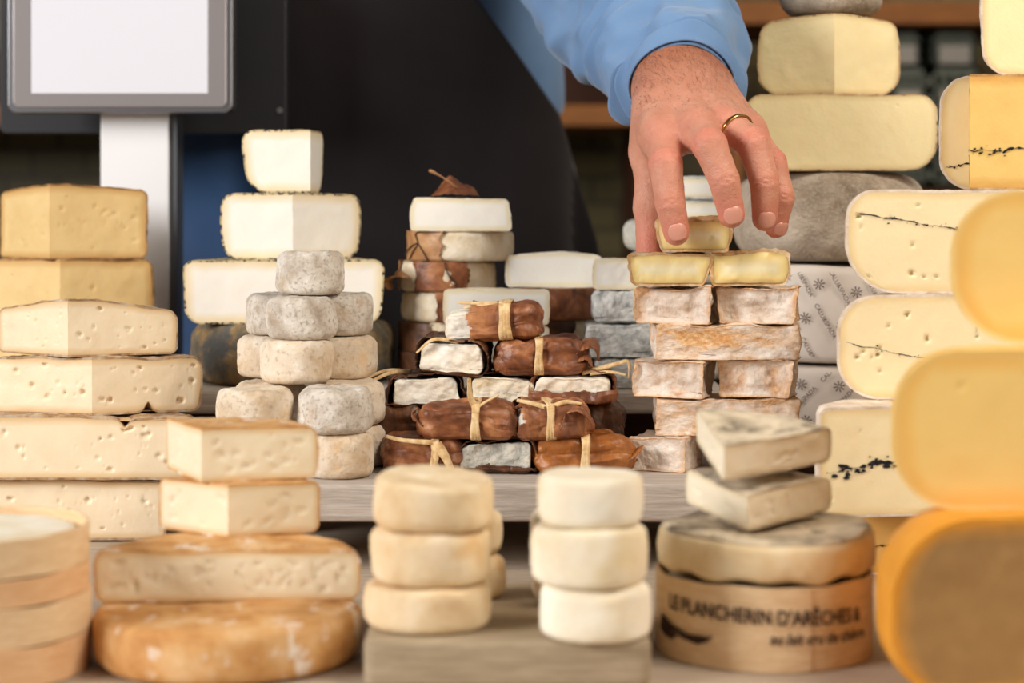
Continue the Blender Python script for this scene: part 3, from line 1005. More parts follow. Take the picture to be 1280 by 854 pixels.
box_obj('dark_gap_board', (-0.84, 1.776, TABLE), (0.84, 1.796, BACK - 0.012), M['wood_dark'], e)  # dark board added to black out the gap below the back shelf


def board(name, label, lo, hi, feet, cat='shelf board'):
    e = root(name, ((lo[0] + hi[0]) / 2, lo[1], TABLE), label, cat)
    o = np.array(e.location)
    box_obj('board', np.array(lo) - o, np.array(hi) - o, M['wood_grey'], e, 0.0035, 3)
    for (x, y) in feet:
        box_obj('foot', np.array((x - 0.02, y - 0.02, TABLE)) - o, np.array((x + 0.02, y + 0.02, lo[2] - 0.0005)) - o, M['wood_grey'], e)
    return e
board('display_shelf', 'grey wooden shelf board under the leaf-wrapped cheeses and small round cheeses', (-0.215, 1.31, SHELF - 0.0262), (0.195, 1.515, SHELF), ((-0.19, 1.36), (0.17, 1.36), (-0.19, 1.48), (0.17, 1.48)))
board('display_shelf', 'grey wooden shelf board at the back, behind the leaf-wrapped pile', (-0.455, 1.522, BACK - 0.018), (0.172, 1.715, BACK), ((-0.43, 1.6), (0.15, 1.69), (-0.43, 1.69), (0.15, 1.6)))
board('display_shelf', 'grey wooden board under the stack of paper-wrapped wheels', (0.182, 1.53, SHELF - 0.018), (0.40, 1.72, SHELF), ((0.2, 1.55), (0.38, 1.55), (0.2, 1.70), (0.38, 1.70)))
# thick block in the foreground
Vb, Fb, Db, nb = rounded_box(0.0755, 0.08, 0.012, 0.003, 14)
ob = mesh_obj('cutting_board', Vb + np.array((0, 0, 0.012)), Fb, M['wood_block'])
ob.location = (-0.0025, 1.083, TABLE)
tag(ob, 'thick square wooden block under the two foreground stacks of small cheeses', 'board')
BLK = TABLE + 0.024

# ================================================================== left: tall stack of washed rind wedges
YL = 1.43
g = 'washed-rind cheeses stacked on the left'
l6 = Zp(676, 1.43); l5 = Zp(599, 1.43); l4 = Zp(520, 1.43); l3 = Zp(447, 1.43); l2t = Zp(374, 1.43)
kw = dict(paste=M['p_washed'], rind=M['r_washed'], group=g, t=0.0016, rough=0.0008, amp=0.0022)
base = board('riser_board', 'low grey wooden riser under the lowest big cheese on the left', (-0.50, 1.435, TABLE), (-0.268, 1.515, l6 - 0.0005), (), 'board')
half('cheese_half', 'big holey half cheese at the very bottom of the left stack, behind the round boxes', -120, 207, 1.432, l6, l5, sy=0.8, ft=0.007, fb=0.006, holes=26, hsize=(0.0007, 0.0024), res=0.0010, seed=3, thin=0.03, **kw)
half('cheese_half', 'big holey half cheese with creased top rind, second from the bottom of the left stack', -165, 250, 1.425, l5, l4, sy=0.66, ft=0.012, fb=0.005, holes=26, hsize=(0.0008, 0.0030), res=0.0010, seed=8, notch=((0.545, 0.0045, 0.007, 1, 0),), **kw)
wedge('cheese_wedge', 'cut cheese with a notch in its lower rind, third from bottom at the left', 115, YL, 254, -12, 27, l4, l3, ft=0.008, fb=0.007, sy=0.88, holes=22, hsize=(0.0006, 0.0026), res=0.0009, seed=12, thin=0.05, notch=((0.5, 0.0035, 0.009, 0, 27),), **kw)
wedge('cheese_wedge', 'pale-faced holey cut cheese in front of the two darker upper wedges on the left', 85, YL, 223, 1, 27, l3, l2t, ft=0.009, fb=0.006, sy=0.88, holes=22, hsize=(0.0006, 0.0024), res=0.0009, seed=17, thin=0.22, **kw)
kw2 = dict(kw); kw2['paste'] = mat_paste('paste_washed_amber', (238, 208, 150), (212, 164, 98), 0.006, mott=0.4, sss=0.2); kw2['rind'] = mat_rind('rind_washed_brown', [(0.3, (110, 78, 46)), (0.5, (160, 118, 74)), (0.7, (200, 164, 116))], 70, bump=0.6)
z1 = Zp(325, 1.6)
wedge('cheese_wedge', 'amber cut cheese standing lower in the back pair, right under the topmost left wedge', 75, 1.6, 190, -8, 25, BACK, z1, ft=0.006, fb=0.006, holes=24, hsize=(0.0006, 0.0015), seed=21, **kw2)
wedge('cheese_wedge', 'amber cut cheese with tiny holes on top of the left stack, beside the scale pole', 62, 1.6, 184, 0, 22, z1, Zp(229, 1.6), ft=0.006, fb=0.006, holes=20, slits=6, hsize=(0.0006, 0.0014), seed=27, thin=0.10, **kw2)

# ================================================================== left foreground: round wooden boxes
def wooden_box(label, px, Yc, z0, z1, R, mat, seed, content=None, group=None, turn=0.0):
    e = root('cheese_box', (X(px, Yc), Yc, z0), label, 'box', group, (0, 0, turn))
    h = z1 - z0 - 0.0006
    n = 96
    def ring(name, ro, ri, a, b, m, ph, ov):
        V, Fc = [], []
        tt = np.linspace(ph, ph + 2 * PI + ov, n)
        for i, t in enumerate(tt):
            k = 1 + 0.012 * (t - ph) / (2 * PI)
            w = 0.0004 * math.sin(5 * t + seed) + 0.0003 * math.sin(11 * t)
            for (r, z) in ((ro, a), (ro, b + w), (ri, b + w), (ri, a)):
                V.append((r * k * math.cos(t), r * k * math.sin(t), z))
        for i in range(n - 1):
            for q in range(4):
                Fc.append((i * 4 + q, i * 4 + 4 + q, i * 4 + 4 + (q + 1) % 4, i * 4 + (q + 1) % 4))
        Fc.append((0, 1, 2, 3)); Fc.append(tuple((n - 1) * 4 + q for q in (3, 2, 1, 0)))
        return mesh_obj(name, V, Fc, m, e, smooth=False)
    ring('box_wall', R * 0.985, R * 0.985 - 0.0018, 0, h, mat, seed * 1.3, 0.5)
    V, Fc = lathe_grid(np.array([(0, 0.0032), (R - 0.0025, 0.0032), (R - 0.0025, 0.0004), (0, 0.0004)]), np.linspace(0, 2 * PI, 64, endpoint=False), True)
    mesh_obj('box_bottom', V, Fc, mat, e, smooth=False)
    return e
gq = 'round wooden cheese boxes piled at the left'
qz = [Zr(-0.255), Zr(-0.2335), Zr(-0.2125), Zr(-0.197), Zr(-0.1765)]
ql = ['round thin-wood box at the foot of the left box pile', 'round thin-wood box second from the bottom of the left box pile, white-edged', 'shallow round thin-wood box just under the open one at the left', 'open round thin-wood box holding a white cheese, topmost of the left boxes']
for i in range(4):
    wooden_box(ql[i], -36 + (0, 3, -2, -1)[i], 1.05, qz[i], qz[i + 1], 0.0645 + (0.0003, -0.0008, 0.0004, 0.0)[i], M['wood_box2' if i in (0, 2) else 'wood_box'], i + 1, group=gq)
    hh = qz[i + 1] - qz[i]
    round_cheese('round_cheese', ('white-topped round cheese lying in the open box at the left' if i == 3 else ['round cheese inside the lowest left box', 'white round cheese showing above the rim of the second left box', 'round cheese inside the shallow left box'][i]), -36 + (0, 3, -2, -1)[i], 1.05, qz[i] + 0.0042, qz[i + 1] - (0.0035 if i == 3 else 0.0016), 0.0580, M['r_white'], 'cheeses lying in the left boxes', ft=0.005, fb=0.004, seed=40 + i, amp=0.0008)

# ================================================================== left foreground: orange stack
gA = 'orange-rind cheeses in the left foreground'
a1 = Zr(-0.2255); a2 = Zr(-0.1965); a3 = Zr(-0.1655); a4 = Zr(-0.1335)
round_cheese('whole_cheese', 'whole orange-rind wheel with white patches at the foot of the left foreground stack', 284, 1.073, TABLE, a1, 0.0722, M['r_orange'], gA, ft=0.005, fb=0.006, bulge=0.0015, seed=51, amp=0.002, lowscale=20, n=110)
half('cheese_half', 'half wheel lying on the whole orange-rind wheel, cut face forward', 119, 447, 1.078, a1, a2, paste=M['p_cream'], rind=M['r_orange'], turn=3, group=gA, t=0.0011, ft=0.007, fb=0.005, holes=14, slits=16, hsize=(0.0006, 0.0014), seed=55, amp=0.0018, sy=0.97)
wedge('cheese_wedge', 'cream wedge lying on the orange half wheel, under another wedge', 285, 1.115, 399, 200, 24, a2, a3, paste=M['p_cream'], rind=M['r_orange'], group=gA, t=0.0011, ft=0.005, fb=0.004, slits=7, holes=5, hsize=(0.0006, 0.0012), seed=61)
wedge('cheese_wedge', 'cream wedge on top of the left foreground stack, with slits in its cut face', 252, 1.122, 395, 208, 18, a3, a4, paste=M['p_cream'], rind=M['r_orange'], group=gA, t=0.0010, ft=0.005, fb=0.004, slits=12, holes=6, hsize=(0.0006, 0.0014), seed=67, thin=0.02)

# ================================================================== black-speckled white stack on the back shelf
gB = 'white cheeses with black-speckled rind'
bz0 = Zp(405, 1.565); bz1 = Zp(325, 1.565); bz2 = Zp(241, 1.565); bz3 = Zp(161, 1.565)
round_cheese('whole_cheese', 'whole dark grey-brown mouldy wheel under the black-speckled white cheeses', 366, 1.628, BACK, bz0, 0.0845, M['r_darkmould'], ft=0.014, fb=0.010, bulge=0.002, seed=71, amp=0.003, lowscale=18, rough=0.0012, n=120)
half('cheese_half', 'white half cheese with black-speckled rind lying on the dark mouldy wheel', 231, 478, 1.565, bz0, bz1, paste=M['p_white'], rind=M['r_speck'], group=gB, t=0.0014, ft=0.009, fb=0.012, seed=73, taper=0.05, rough=0.0005, sy=1.0, holes=3, hsize=(0.0005, 0.001))
wedge('cheese_wedge', 'white wedge with a bright left and shaded right cut face, middle of the speckled stack', 366, 1.575, 446, 281, 30, bz1, bz2, paste=M['p_white'], rind=M['r_speck'], group=gB, t=0.0014, ft=0.009, fb=0.010, seed=77, taper=0.05, bulge=0.003)
cut_cheese('cheese_wedge', 'small white wedge with black-speckled rind on top of its stack', 'cheese', (X(388, 1.588), 1.588, bz2), 0.0545, bz3 - bz2, 86, 173, paste=M['p_white'], rind=M['r_speck'], group=gB, t=0.0014, ft=0.009, fb=0.016, seed=79, taper=0.14, bulge=0.002)

# ================================================================== pyramid of small round cheeses
gF = 'small round cheeses in the pyramid'
fz = [SHELF + 0.0312 * i for i in range(6)]
fz[5] = fz[4] + 0.0315
crot = [
 # px, Yc, layer, R, label, mat
 (424, 1.350, 0, 0.0245, 'small round cheese at shelf level, front right foot of the pyramid', 0),
 (318, 1.352, 0, 0.0255, 'small round cheese at shelf level, front left foot of the pyramid behind the cream wedges', 0),
 (440, 1.402, 0, 0.0250, 'small round cheese at shelf level half hidden at the right rear of the pyramid', 0),
 (345, 1.408, 0, 0.0250, 'small round cheese at shelf level hidden at the left rear of the pyramid', 0),
 (390, 1.452, 0, 0.0250, 'small round cheese at shelf level hidden at the very back of the pyramid', 0),
 (419, 1.350, 1, 0.0256, 'white-bloomed small round cheese right in front on the second layer of the pyramid', 1),
 (319, 1.350, 1, 0.0262, 'beige small round cheese at the left front of the second pyramid layer', 0),
 (437, 1.402, 1, 0.0250, 'small round cheese at the right rear of the second pyramid layer', 0),
 (338, 1.405, 1, 0.0250, 'small round cheese at the left rear of the second pyramid layer, only its top showing', 0),
 (385, 1.450, 1, 0.0250, 'shaded small round cheese in the gap between the two front ones of the second layer', 0),
 (371, 1.386, 2, 0.0254, 'cream small round cheese front and centre on the third pyramid layer', 0),
 (338, 1.436, 2, 0.0238, 'small round cheese at the left of the third pyramid layer, half hidden', 0),
 (429, 1.428, 2, 0.0246, 'shaded small round cheese at the right of the third pyramid layer', 0),
 (377, 1.390, 3, 0.0243, 'small round cheese with orange blotches front and centre on the fourth pyramid layer', 1),
 (346, 1.440, 3, 0.0228, 'small round cheese at the left of the fourth pyramid layer, half hidden', 1),
 (425, 1.434, 3, 0.0240, 'grey-dusted small round cheese at the right of the fourth pyramid layer', 1),
 (388, 1.415, 4, 0.0240, 'grey-dusted small round cheese alone on top of the pyramid', 1)]
for i, (px, Yc, ly, R, lab, m) in enumerate(crot):
    rr = random.Random(i + 5)
    round_cheese('small_round_cheese', lab, px, Yc, fz[ly], fz[ly + 1], R, M['r_crottin2' if m else 'r_crottin'], gF, ft=0.0065, fb=0.006, bulge=0.0008, seed=90 + i, amp=0.0016, lowscale=42, rough=0.0008, roughscale=200,
                 taper=rr.uniform(-0.07, 0.03), n=80, rot=(0, 0, rr.uniform(0, 6)))

# ================================================================== leaf-wrapped cheeses in front
gG = 'leaf-wrapped cheeses tied with raffia'
bk = M['r_bloomy']; rf = M['raffia']
gz = [SHELF, SHELF + 0.0245, SHELF + 0.0485, SHELF + 0.0655, SHELF + 0.0905, SHELF + 0.116]
def parcel(*a, **k):
    k.setdefault('group', gG)
    return leaf_parcel('wrapped_cheese', *a, **k)
# bottom row
parcel('leaf-wrapped cheese at the left end of the bottom row, raffia bow hanging in front', 526, 1.352, gz[0], gz[1], 96, 0.052, M['leaf'], bk, rf, bands=((0.45, 0.008),), seed=201,
       tails=(((0.004, -0.030, 0.012), (0.014, -0.033, 0.002), (0.021, -0.034, -0.012)), 0.007), turn=2) if False else None
parcel('leaf-wrapped cheese at the left end of the bottom row, raffia bow hanging in front', 526, 1.352, gz[0], gz[1], 96, 0.052, M['leaf'], bk, rf, bands=((0.35, 0.006),), seed=201, turn=2,
       tails=((((0.010, -0.027, 0.012), (0.002, -0.031, 0.013), (-0.014, -0.031, 0.0145), (-0.026, -0.028, 0.017)), 0.004), (((0.010, -0.029, 0.011), (0.016, -0.031, 0.003), (0.022, -0.0315, -0.010)), 0.008), (((0.009, -0.029, 0.011), (0.010, -0.032, 0.001), (0.009, -0.032, -0.011)), 0.006)))
parcel('grey-moulded open cheese in a leaf, middle of the bottom row', 621, 1.354, gz[0], gz[1] - 0.001, 94, 0.05, M['leaf_dark'], M['r_ashpale'], rf, cover='front', x0=0.15, fz=-0.5, seed=207, turn=-2)
parcel('long orange-brown leaf-wrapped cheese at the right end of the bottom row', 728, 1.352, gz[0], gz[1], 122, 0.05, M['leaf_orange'], bk, rf, bands=((0.02, 0.0065),), seed=211, turn=3,
       flap=((((0.024, -0.012, 0.008), (0.032, -0.016, 0.011), (0.039, -0.018, 0.016), (0.043, -0.018, 0.020)), 0.020), (((0.026, -0.004, 0.004), (0.033, -0.008, 0.005), (0.040, -0.012, 0.009)), 0.016)))
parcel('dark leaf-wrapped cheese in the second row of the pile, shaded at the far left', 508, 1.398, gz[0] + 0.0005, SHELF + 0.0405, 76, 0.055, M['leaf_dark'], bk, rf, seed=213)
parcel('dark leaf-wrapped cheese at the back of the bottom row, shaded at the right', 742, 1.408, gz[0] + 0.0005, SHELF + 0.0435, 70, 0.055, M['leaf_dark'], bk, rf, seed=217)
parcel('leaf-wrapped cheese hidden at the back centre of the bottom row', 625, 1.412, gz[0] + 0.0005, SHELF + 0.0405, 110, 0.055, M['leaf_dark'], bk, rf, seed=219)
# second row
parcel('brown leaf-wrapped cheese in the second row, one raffia end standing upright', 586, 1.350, gz[1], gz[2], 116, 0.044, M['leaf'], bk, rf, bands=((0.18, 0.0062),), seed=223, turn=-2,
       flap=((((-0.026, -0.012, 0.010), (-0.033, -0.014, 0.015), (-0.038, -0.014, 0.018), (-0.036, -0.013, 0.022)), 0.018),),
       tails=((((0.006, -0.020, 0.012), (0.002, -0.022, 0.020), (0.001, -0.022, 0.033)), 0.006), (((0.006, -0.021, 0.012), (0.013, -0.024, 0.017), (0.022, -0.025, 0.022)), 0.0025)))
parcel('crumpled brown leaf-wrapped cheese, second row, white showing at its left end', 691, 1.350, gz[1], gz[2], 92, 0.046, M['leaf'], bk, rf, x0=-0.88, bands=((-0.1, 0.0058),), seed=229, turn=4, roll=-2, lump=0.0032,
       flap=((((0.010, -0.021, 0.020), (0.016, -0.024, 0.022), (0.022, -0.024, 0.018), (0.026, -0.023, 0.010)), 0.012), (((0.002, -0.022, 0.006), (0.006, -0.025, 0.012), (0.008, -0.024, 0.019)), 0.008)),
       tails=((((-0.003, -0.022, 0.012), (-0.014, -0.024, 0.016), (-0.026, -0.022, 0.019)), 0.004), (((-0.003, -0.021, 0.012), (0.008, -0.022, 0.016), (0.02, -0.02, 0.014)), 0.004)))
# third row
c3 = SHELF + 0.0415
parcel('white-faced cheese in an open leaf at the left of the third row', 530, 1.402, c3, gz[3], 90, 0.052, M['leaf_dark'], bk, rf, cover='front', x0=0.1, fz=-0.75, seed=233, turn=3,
       tails=((((-0.010, 0.0, 0.0135), (-0.026, -0.010, 0.014), (-0.044, -0.018, 0.006), (-0.058, -0.02, -0.004)), 0.003), (((-0.010, 0.0, 0.014), (-0.030, -0.004, 0.015), (-0.053, -0.012, 0.006)), 0.003)))
pr = parcel('yellowish-white bare cheese in the middle of the third row, under two parcels', 630, 1.404, c3, gz[3] - 0.0005, 84, 0.05, M['leaf_dark'], M['r_chevre'], rf, cover='front', x0=0.0, seed=239, turn=-4)
parcel('open leaf parcel showing a strip of white, raffia loop at its right side', 719, 1.398, SHELF + 0.0445, gz[3] + 0.001, 102, 0.05, M['leaf'], bk, rf, cover='front', x0=-0.2, fz=-0.1, seed=241, turn=-3,
       tails=((((0.006, -0.01, 0.0125), (0.030, -0.014, 0.019), (0.040, -0.016, 0.021), (0.0405, -0.017, 0.009)), 0.004), (((0.012, -0.012, 0.012), (0.026, -0.014, 0.0135), (0.039, -0.016, 0.0115)), 0.003)))
# fourth row
parcel('white-faced cheese in an open leaf at the left of the fourth row', 567, 1.402, gz[3], gz[4], 84, 0.05, M['leaf_dark'], bk, rf, cover='front', x0=0.1, seed=251, turn=-5, roll=3,
       tails=((((0.004, -0.020, 0.0135), (-0.014, -0.025, 0.0145), (-0.026, -0.026, 0.004)), 0.003),))
parcel('smooth reddish-brown leaf-wrapped cheese at the right of the fourth row', 674, 1.402, gz[3], gz[4], 112, 0.05, M['leaf_orange'] if False else M['leaf'], bk, rf, bands=((-0.06, 0.0058),), seed=257, turn=3,
       flap=((((0.026, -0.010, 0.016), (0.034, -0.012, 0.022), (0.041, -0.014, 0.021), (0.043, -0.015, 0.010)), 0.030), (((0.026, -0.016, 0.010), (0.034, -0.018, 0.013), (0.038, -0.019, 0.005)), 0.018)))
# top
parcel('leaf-wrapped cheese on top of the pile, white left end bare, wide raffia band', 617, 1.404, gz[4], gz[5], 122, 0.05, M['leaf'], bk, rf, x0=-0.42, bands=((0.32, 0.0085),), seed=264, turn=-4, roll=-3,
       tails=((((0.008, -0.006, 0.0145), (-0.006, -0.012, 0.016), (-0.024, -0.014, 0.0175)), 0.0035), (((0.009, -0.004, 0.014), (0.0, -0.014, 0.015), (-0.02, -0.016, 0.0135)), 0.0025)))

# ================================================================== soft cheeses behind the parcels
gH = 'soft white cheeses stacked behind the leaf parcels'
hz = [BACK + 0.0253 * i for i in range(7)]
def leafed_wheel(label, px, Yc, z0, z1, R, arcs, seed, string=None, flap=None):
    e = root('leafed_cheese', (X(px, Yc), Yc, z0), label, 'cheese', gH)
    h = z1 - z0 - 0.0005
    wheel_mesh('cheese', R - 0.001, h, M['r_chevre'], e, ft=0.004, fb=0.004, seed=seed, amp=0.0014, rough=0.001, roughscale=180)
    for k, (aa, ab, m) in enumerate(arcs):
        an = np.linspace(math.radians(aa), math.radians(ab), max(8, int(abs(ab - aa) / 2.5)))
        zz = np.linspace(0.0005, h + 0.0004, 12)
        V, Fc = [], []
        for i, a in enumerate(an):
            for j, z in enumerate(zz):
                p = np.array((R * math.cos(a), R * math.sin(a), z))
                ed = 0.0
                if i in (0, len(an) - 1): ed = float(fbm(p[None] * np.array((1, 1, 1.5)), 180, seed + 3 + k)[0]) * 0.10
                rr = R + 0.0006 + 0.001 * float(fbm(p[None], 70, seed + 8 + k)[0]) + (0.0012 if i in (0, len(an) - 1) else 0)
                V.append((rr * math.cos(a + ed), rr * math.sin(a + ed), z))
        for i in range(len(an) - 1):
            for j in range(11):
                Fc.append((i * 12 + j, (i + 1) * 12 + j, (i + 1) * 12 + j + 1, i * 12 + j + 1))
        lo = mesh_obj('leaf_wrap', V, Fc, M[m], e)
        smod(lo, 'SOLIDIFY', thickness=0.0006, offset=1)
    for k, (pts, wid, m) in enumerate(flap or ()):
        Vf, Ff = [], []
        pth = bez(pts, 14); mm = len(pth)
        ribbon(pth, (0.3, 0.8, 0.2), [wid * math.sin(PI * (0.2 + 0.72 * i / (mm - 1))) * (1 + .2 * math.sin(i * 1.9)) for i in range(mm)], Vf, Ff, 0.18)
        fo = mesh_obj('leaf_flap', Vf, Ff, M[m], e)
        smod(fo, 'SUBSURF', levels=1, render_levels=1); smod(fo, 'SOLIDIFY', thickness=0.0006)
    if string:
        V, Fc = [], []
        for pts in string:
            tube(bez([((R + 0.0022) * math.cos(math.radians(a)), (R + 0.0022) * math.sin(math.radians(a)), z * h) for a, z in pts], 20), 0.0006, V, Fc, 6)
        mesh_obj('string_tie', V, Fc, M['string'], e)
    return e
half('cheese_half', 'halved white cheese on top of the leafed stack, its cut face forward', 515, 637, 1.578, hz[5], hz[6] + 0.002, paste=M['p_chevre'], rind=M['r_chevre'], group=gH, t=0.0013, ft=0.003, fb=0.003, seed=301, taper=-0.06, cat='cheese')
leafed_wheel('round white cheese with a tan leaf tied over its left half, under the topmost half', 576, 1.622, hz[4], hz[5], 0.0445, ((168, 252, 'leaf_tan'),), 305, string=[[(205, 0.05), (214, 0.35), (222, 0.6), (218, 0.9), (228, 1.02)], [(222, 0.62), (210, 0.5), (195, 0.3), (185, 0.15)], [(222, 0.6), (230, 0.3), (236, 0.02)]])
leafed_wheel('round white cheese with a curled leaf at its left and a torn leaf in front', 560, 1.622, hz[3], hz[4], 0.0405, ((232, 296, 'leaf'), (150, 196, 'leaf_tan')), 311, string=[[(268, 1.0), (272, 0.6), (280, 0.3), (283, 0.0)]],
             flap=(([(-0.030, -0.028, 0.014), (-0.042, -0.024, 0.016), (-0.050, -0.020, 0.010), (-0.048, -0.022, 0.001)], 0.026, 'leaf_tan'),))
leafed_wheel('round white cheese with a scrap of leaf at the front, fourth in the leafed stack', 562, 1.622, hz[2], hz[3], 0.0405, ((256, 300, 'leaf'),), 317)
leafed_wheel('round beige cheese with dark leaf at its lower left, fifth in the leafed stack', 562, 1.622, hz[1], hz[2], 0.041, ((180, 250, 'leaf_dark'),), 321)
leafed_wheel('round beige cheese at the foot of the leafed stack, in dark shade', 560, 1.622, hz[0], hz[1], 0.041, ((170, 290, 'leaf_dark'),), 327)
# dried leaf with a stem lying on top
zt = hz[6] + 0.0022
V, Fc = [], []
for i in range(15):
    for j in range(11):
        u, v = i / 14 * 2 - 1, j / 10 * 2 - 1
        wdt = math.sqrt(max(0, 1 - abs(u) ** 2.2)) * (1 + 0.12 * math.sin(u * 17))
        x = u * 0.020; y = v * 0.015 * wdt
        z = 0.0005 + 0.015 * (1 - u * u) * (0.55 + 0.45 * v) * (1 - 0.25 * math.sin(u * 5)) + 0.002 * math.sin(u * 9 + v * 4) ** 2
        V.append((x, y, z))
for i in range(14):
    for j in range(10):
        Fc.append((i * 11 + j, (i + 1) * 11 + j, (i + 1) * 11 + j + 1, i * 11 + j + 1))
e = root('dried_leaf', (X(569, 1.595), 1.595, zt), 'curled brown dried leaf with its stem, lying on the topmost halved white cheese', 'leaf')
lo = mesh_obj('leaf_blade', V, Fc, M['leaf'], e); smod(lo, 'SOLIDIFY', thickness=0.0005); smod(lo, 'SUBSURF', levels=1, render_levels=1)
V, Fc = [], []
tube(bez([(0.002, -0.004, 0.008), (-0.006, -0.008, 0.014), (-0.014, -0.010, 0.019), (-0.021, -0.012, 0.0225)], 12), [0.0007] * 8 + [0.0009, 0.0011, 0.0014, 0.0014, 0.0012], V, Fc, 8)
mesh_obj('stem', V, Fc, M['leaf_tan'], e)
# right-hand group behind the parcels
iz = [BACK, BACK + 0.026, BACK + 0.0525, BACK + 0.0795, BACK + 0.1085]
half('cheese_half', 'halved cheese seen just above the topmost leaf parcel, pale face with yellow rim', 556, 686, 1.530, iz[2], Zp(361, 1.53), paste=M['p_chevre'], rind=M['r_chevre'], group=gH, t=0.0013, ft=0.004, fb=0.003, seed=331, sy=0.75)
half('cheese_half', 'halved cheese hidden under the pale-faced one, middle of its column', 556, 686, 1.532, iz[1], iz[2], paste=M['p_chevre'], rind=M['r_chevre'], group=gH, t=0.0013, ft=0.004, fb=0.003, seed=333, sy=0.75)
half('cheese_half', 'halved cheese hidden at the foot of the pale-faced column', 556, 686, 1.532, iz[0], iz[1], paste=M['p_chevre'], rind=M['r_chevre'], group=gH, t=0.0013, ft=0.004, fb=0.003, seed=335, sy=0.75)
leafed_wheel('round cheese wrapped in a brown leaf between the parcels and the grey mould cheeses', 699, 1.613, iz[2], iz[3], 0.033, ((190, 350, 'leaf'),), 341)
leafed_wheel('shaded beige cheese directly under the brown leafed one, right behind the parcels', 699, 1.613, iz[1], iz[2], 0.033, ((250, 290, 'leaf_dark'),), 343)
leafed_wheel('shaded cheese at the foot of the column right behind the parcels', 699, 1.613, iz[0], iz[1], 0.033, ((200, 330, 'leaf_dark'),), 345)
half('cheese_half', 'long white halved cheese lying on the brown leafed one, in front of the apron', 632, 752, 1.598, iz[3], iz[4] + 0.001, paste=M['p_chevre'], rind=M['r_bloomy'], group=gH, t=0.0012, ft=0.004, fb=0.004, seed=347, turn=-3, thin=0.12, sy=0.8)

# grey ash-mould blocks
gJ = 'grey mould-covered soft cheeses'
jz = [BACK, BACK + 0.0255, BACK + 0.0535, BACK + 0.0800, BACK + 0.1055]
block_cheese('cheese_block', 'grey mouldy soft cheese at the foot of the grey stack', 776, 1.535, jz[0], jz[1], 64, 0.044, M['r_ashmould'], group=gJ, seed=351, sink=0.001, amp=0.002, f=0.007)
block_cheese('cheese_block', 'widest grey mouldy soft cheese, second from the foot of the grey stack', 774, 1.533, jz[1], jz[2], 86, 0.044, M['r_ashmould'], group=gJ, seed=353, sink=0.002, amp=0.003, f=0.006)
block_cheese('cheese_block', 'pale grey mouldy soft cheese under the white cut one', 772, 1.535, jz[2], jz[3], 64, 0.044, M['r_ashmould'], group=gJ, seed=357, sink=0.001, amp=0.0025, f=0.008)
half('cheese_half', 'white cut cheese on top of the grey mouldy stack, left of the runny halves', 742, 800, 1.545, jz[3], jz[4], paste=M['p_chevre'], rind=M['r_chevre'], group=gJ, t=0.0011, ft=0.003, fb=0.003, seed=359, face_amp=0.001, turn=4)

# stack behind the hand
nz = [BACK + 0.0272 * i for i in range(6)]
nl = ['pale grey round cheese at the foot of the stack behind the hand', 'pale grey round cheese second from the foot of the stack behind the hand', 'pale grey round cheese in the middle of the stack behind the hand', 'pale grey mouldy round cheese behind the thumb, lower one', 'pale grey mouldy round cheese behind the thumb, upper one']
for i in range(5):
    round_cheese('round_cheese', nl[i], 846 + (0, 2, -1, 1, -2)[i], 1.642, nz[i], nz[i + 1], 0.0425 + (0, 0, 0, -0.001, 0.001)[i], M['r_ashpale'], 'pale grey cheeses behind the hand', ft=0.009, fb=0.008, bulge=0.002, seed=361 + i, amp=0.002, rough=0.001)
nt = nz[5]
half('cheese_half', 'white halved cheese with grey rind behind the fingers, lower of two', 796, 912, 1.616, nt, nt + 0.0165, paste=M['p_chevre'], rind=M['r_ashmould'], group='halved grey-rind cheeses behind the fingers', t=0.002, ft=0.004, fb=0.003, seed=371)
half('cheese_half', 'white halved cheese with grey rind behind the fingers, upper of two', 798, 908, 1.616, nt + 0.0167, nt + 0.036, paste=M['p_chevre'], rind=M['r_ashmould'], group='halved grey-rind cheeses behind the fingers', t=0.002, ft=0.006, fb=0.003, seed=373)

# ================================================================== washed square cheeses under the hand
gK = 'orange-edged square cheeses under the hand'
kz = [SHELF, SHELF + 0.0245, SHELF + 0.0515, SHELF + 0.0790, SHELF + 0.1045, SHELF + 0.1320, SHELF + 0.1560]
B = M['r_block']
block_cheese('cheese_block', 'square cheese with grey-white top showing, left foot of the orange-edged stack', 836, 1.366, kz[0], kz[1], 78, 0.052, B, turn=-20, group=gK, seed=401, amp=0.002, sink=0.002)
block_cheese('cheese_block', 'square cheese at the right foot of the orange-edged stack, behind the top foreground wedge', 946, 1.376, kz[0], kz[1], 96, 0.052, B, turn=-3, group=gK, seed=403)
block_cheese('cheese_block', 'long orange-edged cheese bar behind the top foreground wedge, second layer', 913, 1.374, kz[1], kz[2], 184, 0.05, M['r_block2'], turn=-2, group=gK, seed=405, n=44, amp=0.003, sink=0.002)
block_cheese('cheese_block', 'orange-edged square cheese at the left of the third layer, white hollow face', 847, 1.378, kz[2], kz[3], 92, 0.046, B, turn=-16, group=gK, seed=409, sink=0.005, amp=0.003, taper=0.03)
block_cheese('cheese_block', 'orange-edged square cheese at the right of the third layer, white hollow face', 954, 1.376, kz[2], kz[3], 98, 0.046, B, turn=-13, group=gK, seed=411, sink=0.005, amp=0.003, taper=0.03)
block_cheese('cheese_block', 'long orange-streaked cheese bar across the middle of the square stack', 911, 1.376, kz[3], kz[4], 182, 0.05, M['r_block2'], turn=0, group=gK, seed=415, n=44, amp=0.003, sink=0.002)
block_cheese('cheese_block', 'orange-edged square cheese at the left of the fifth layer, white hollow face', 852, 1.378, kz[4], kz[5], 98, 0.046, B, turn=-17, group=gK, seed=419, sink=0.0055, amp=0.003, taper=0.04)
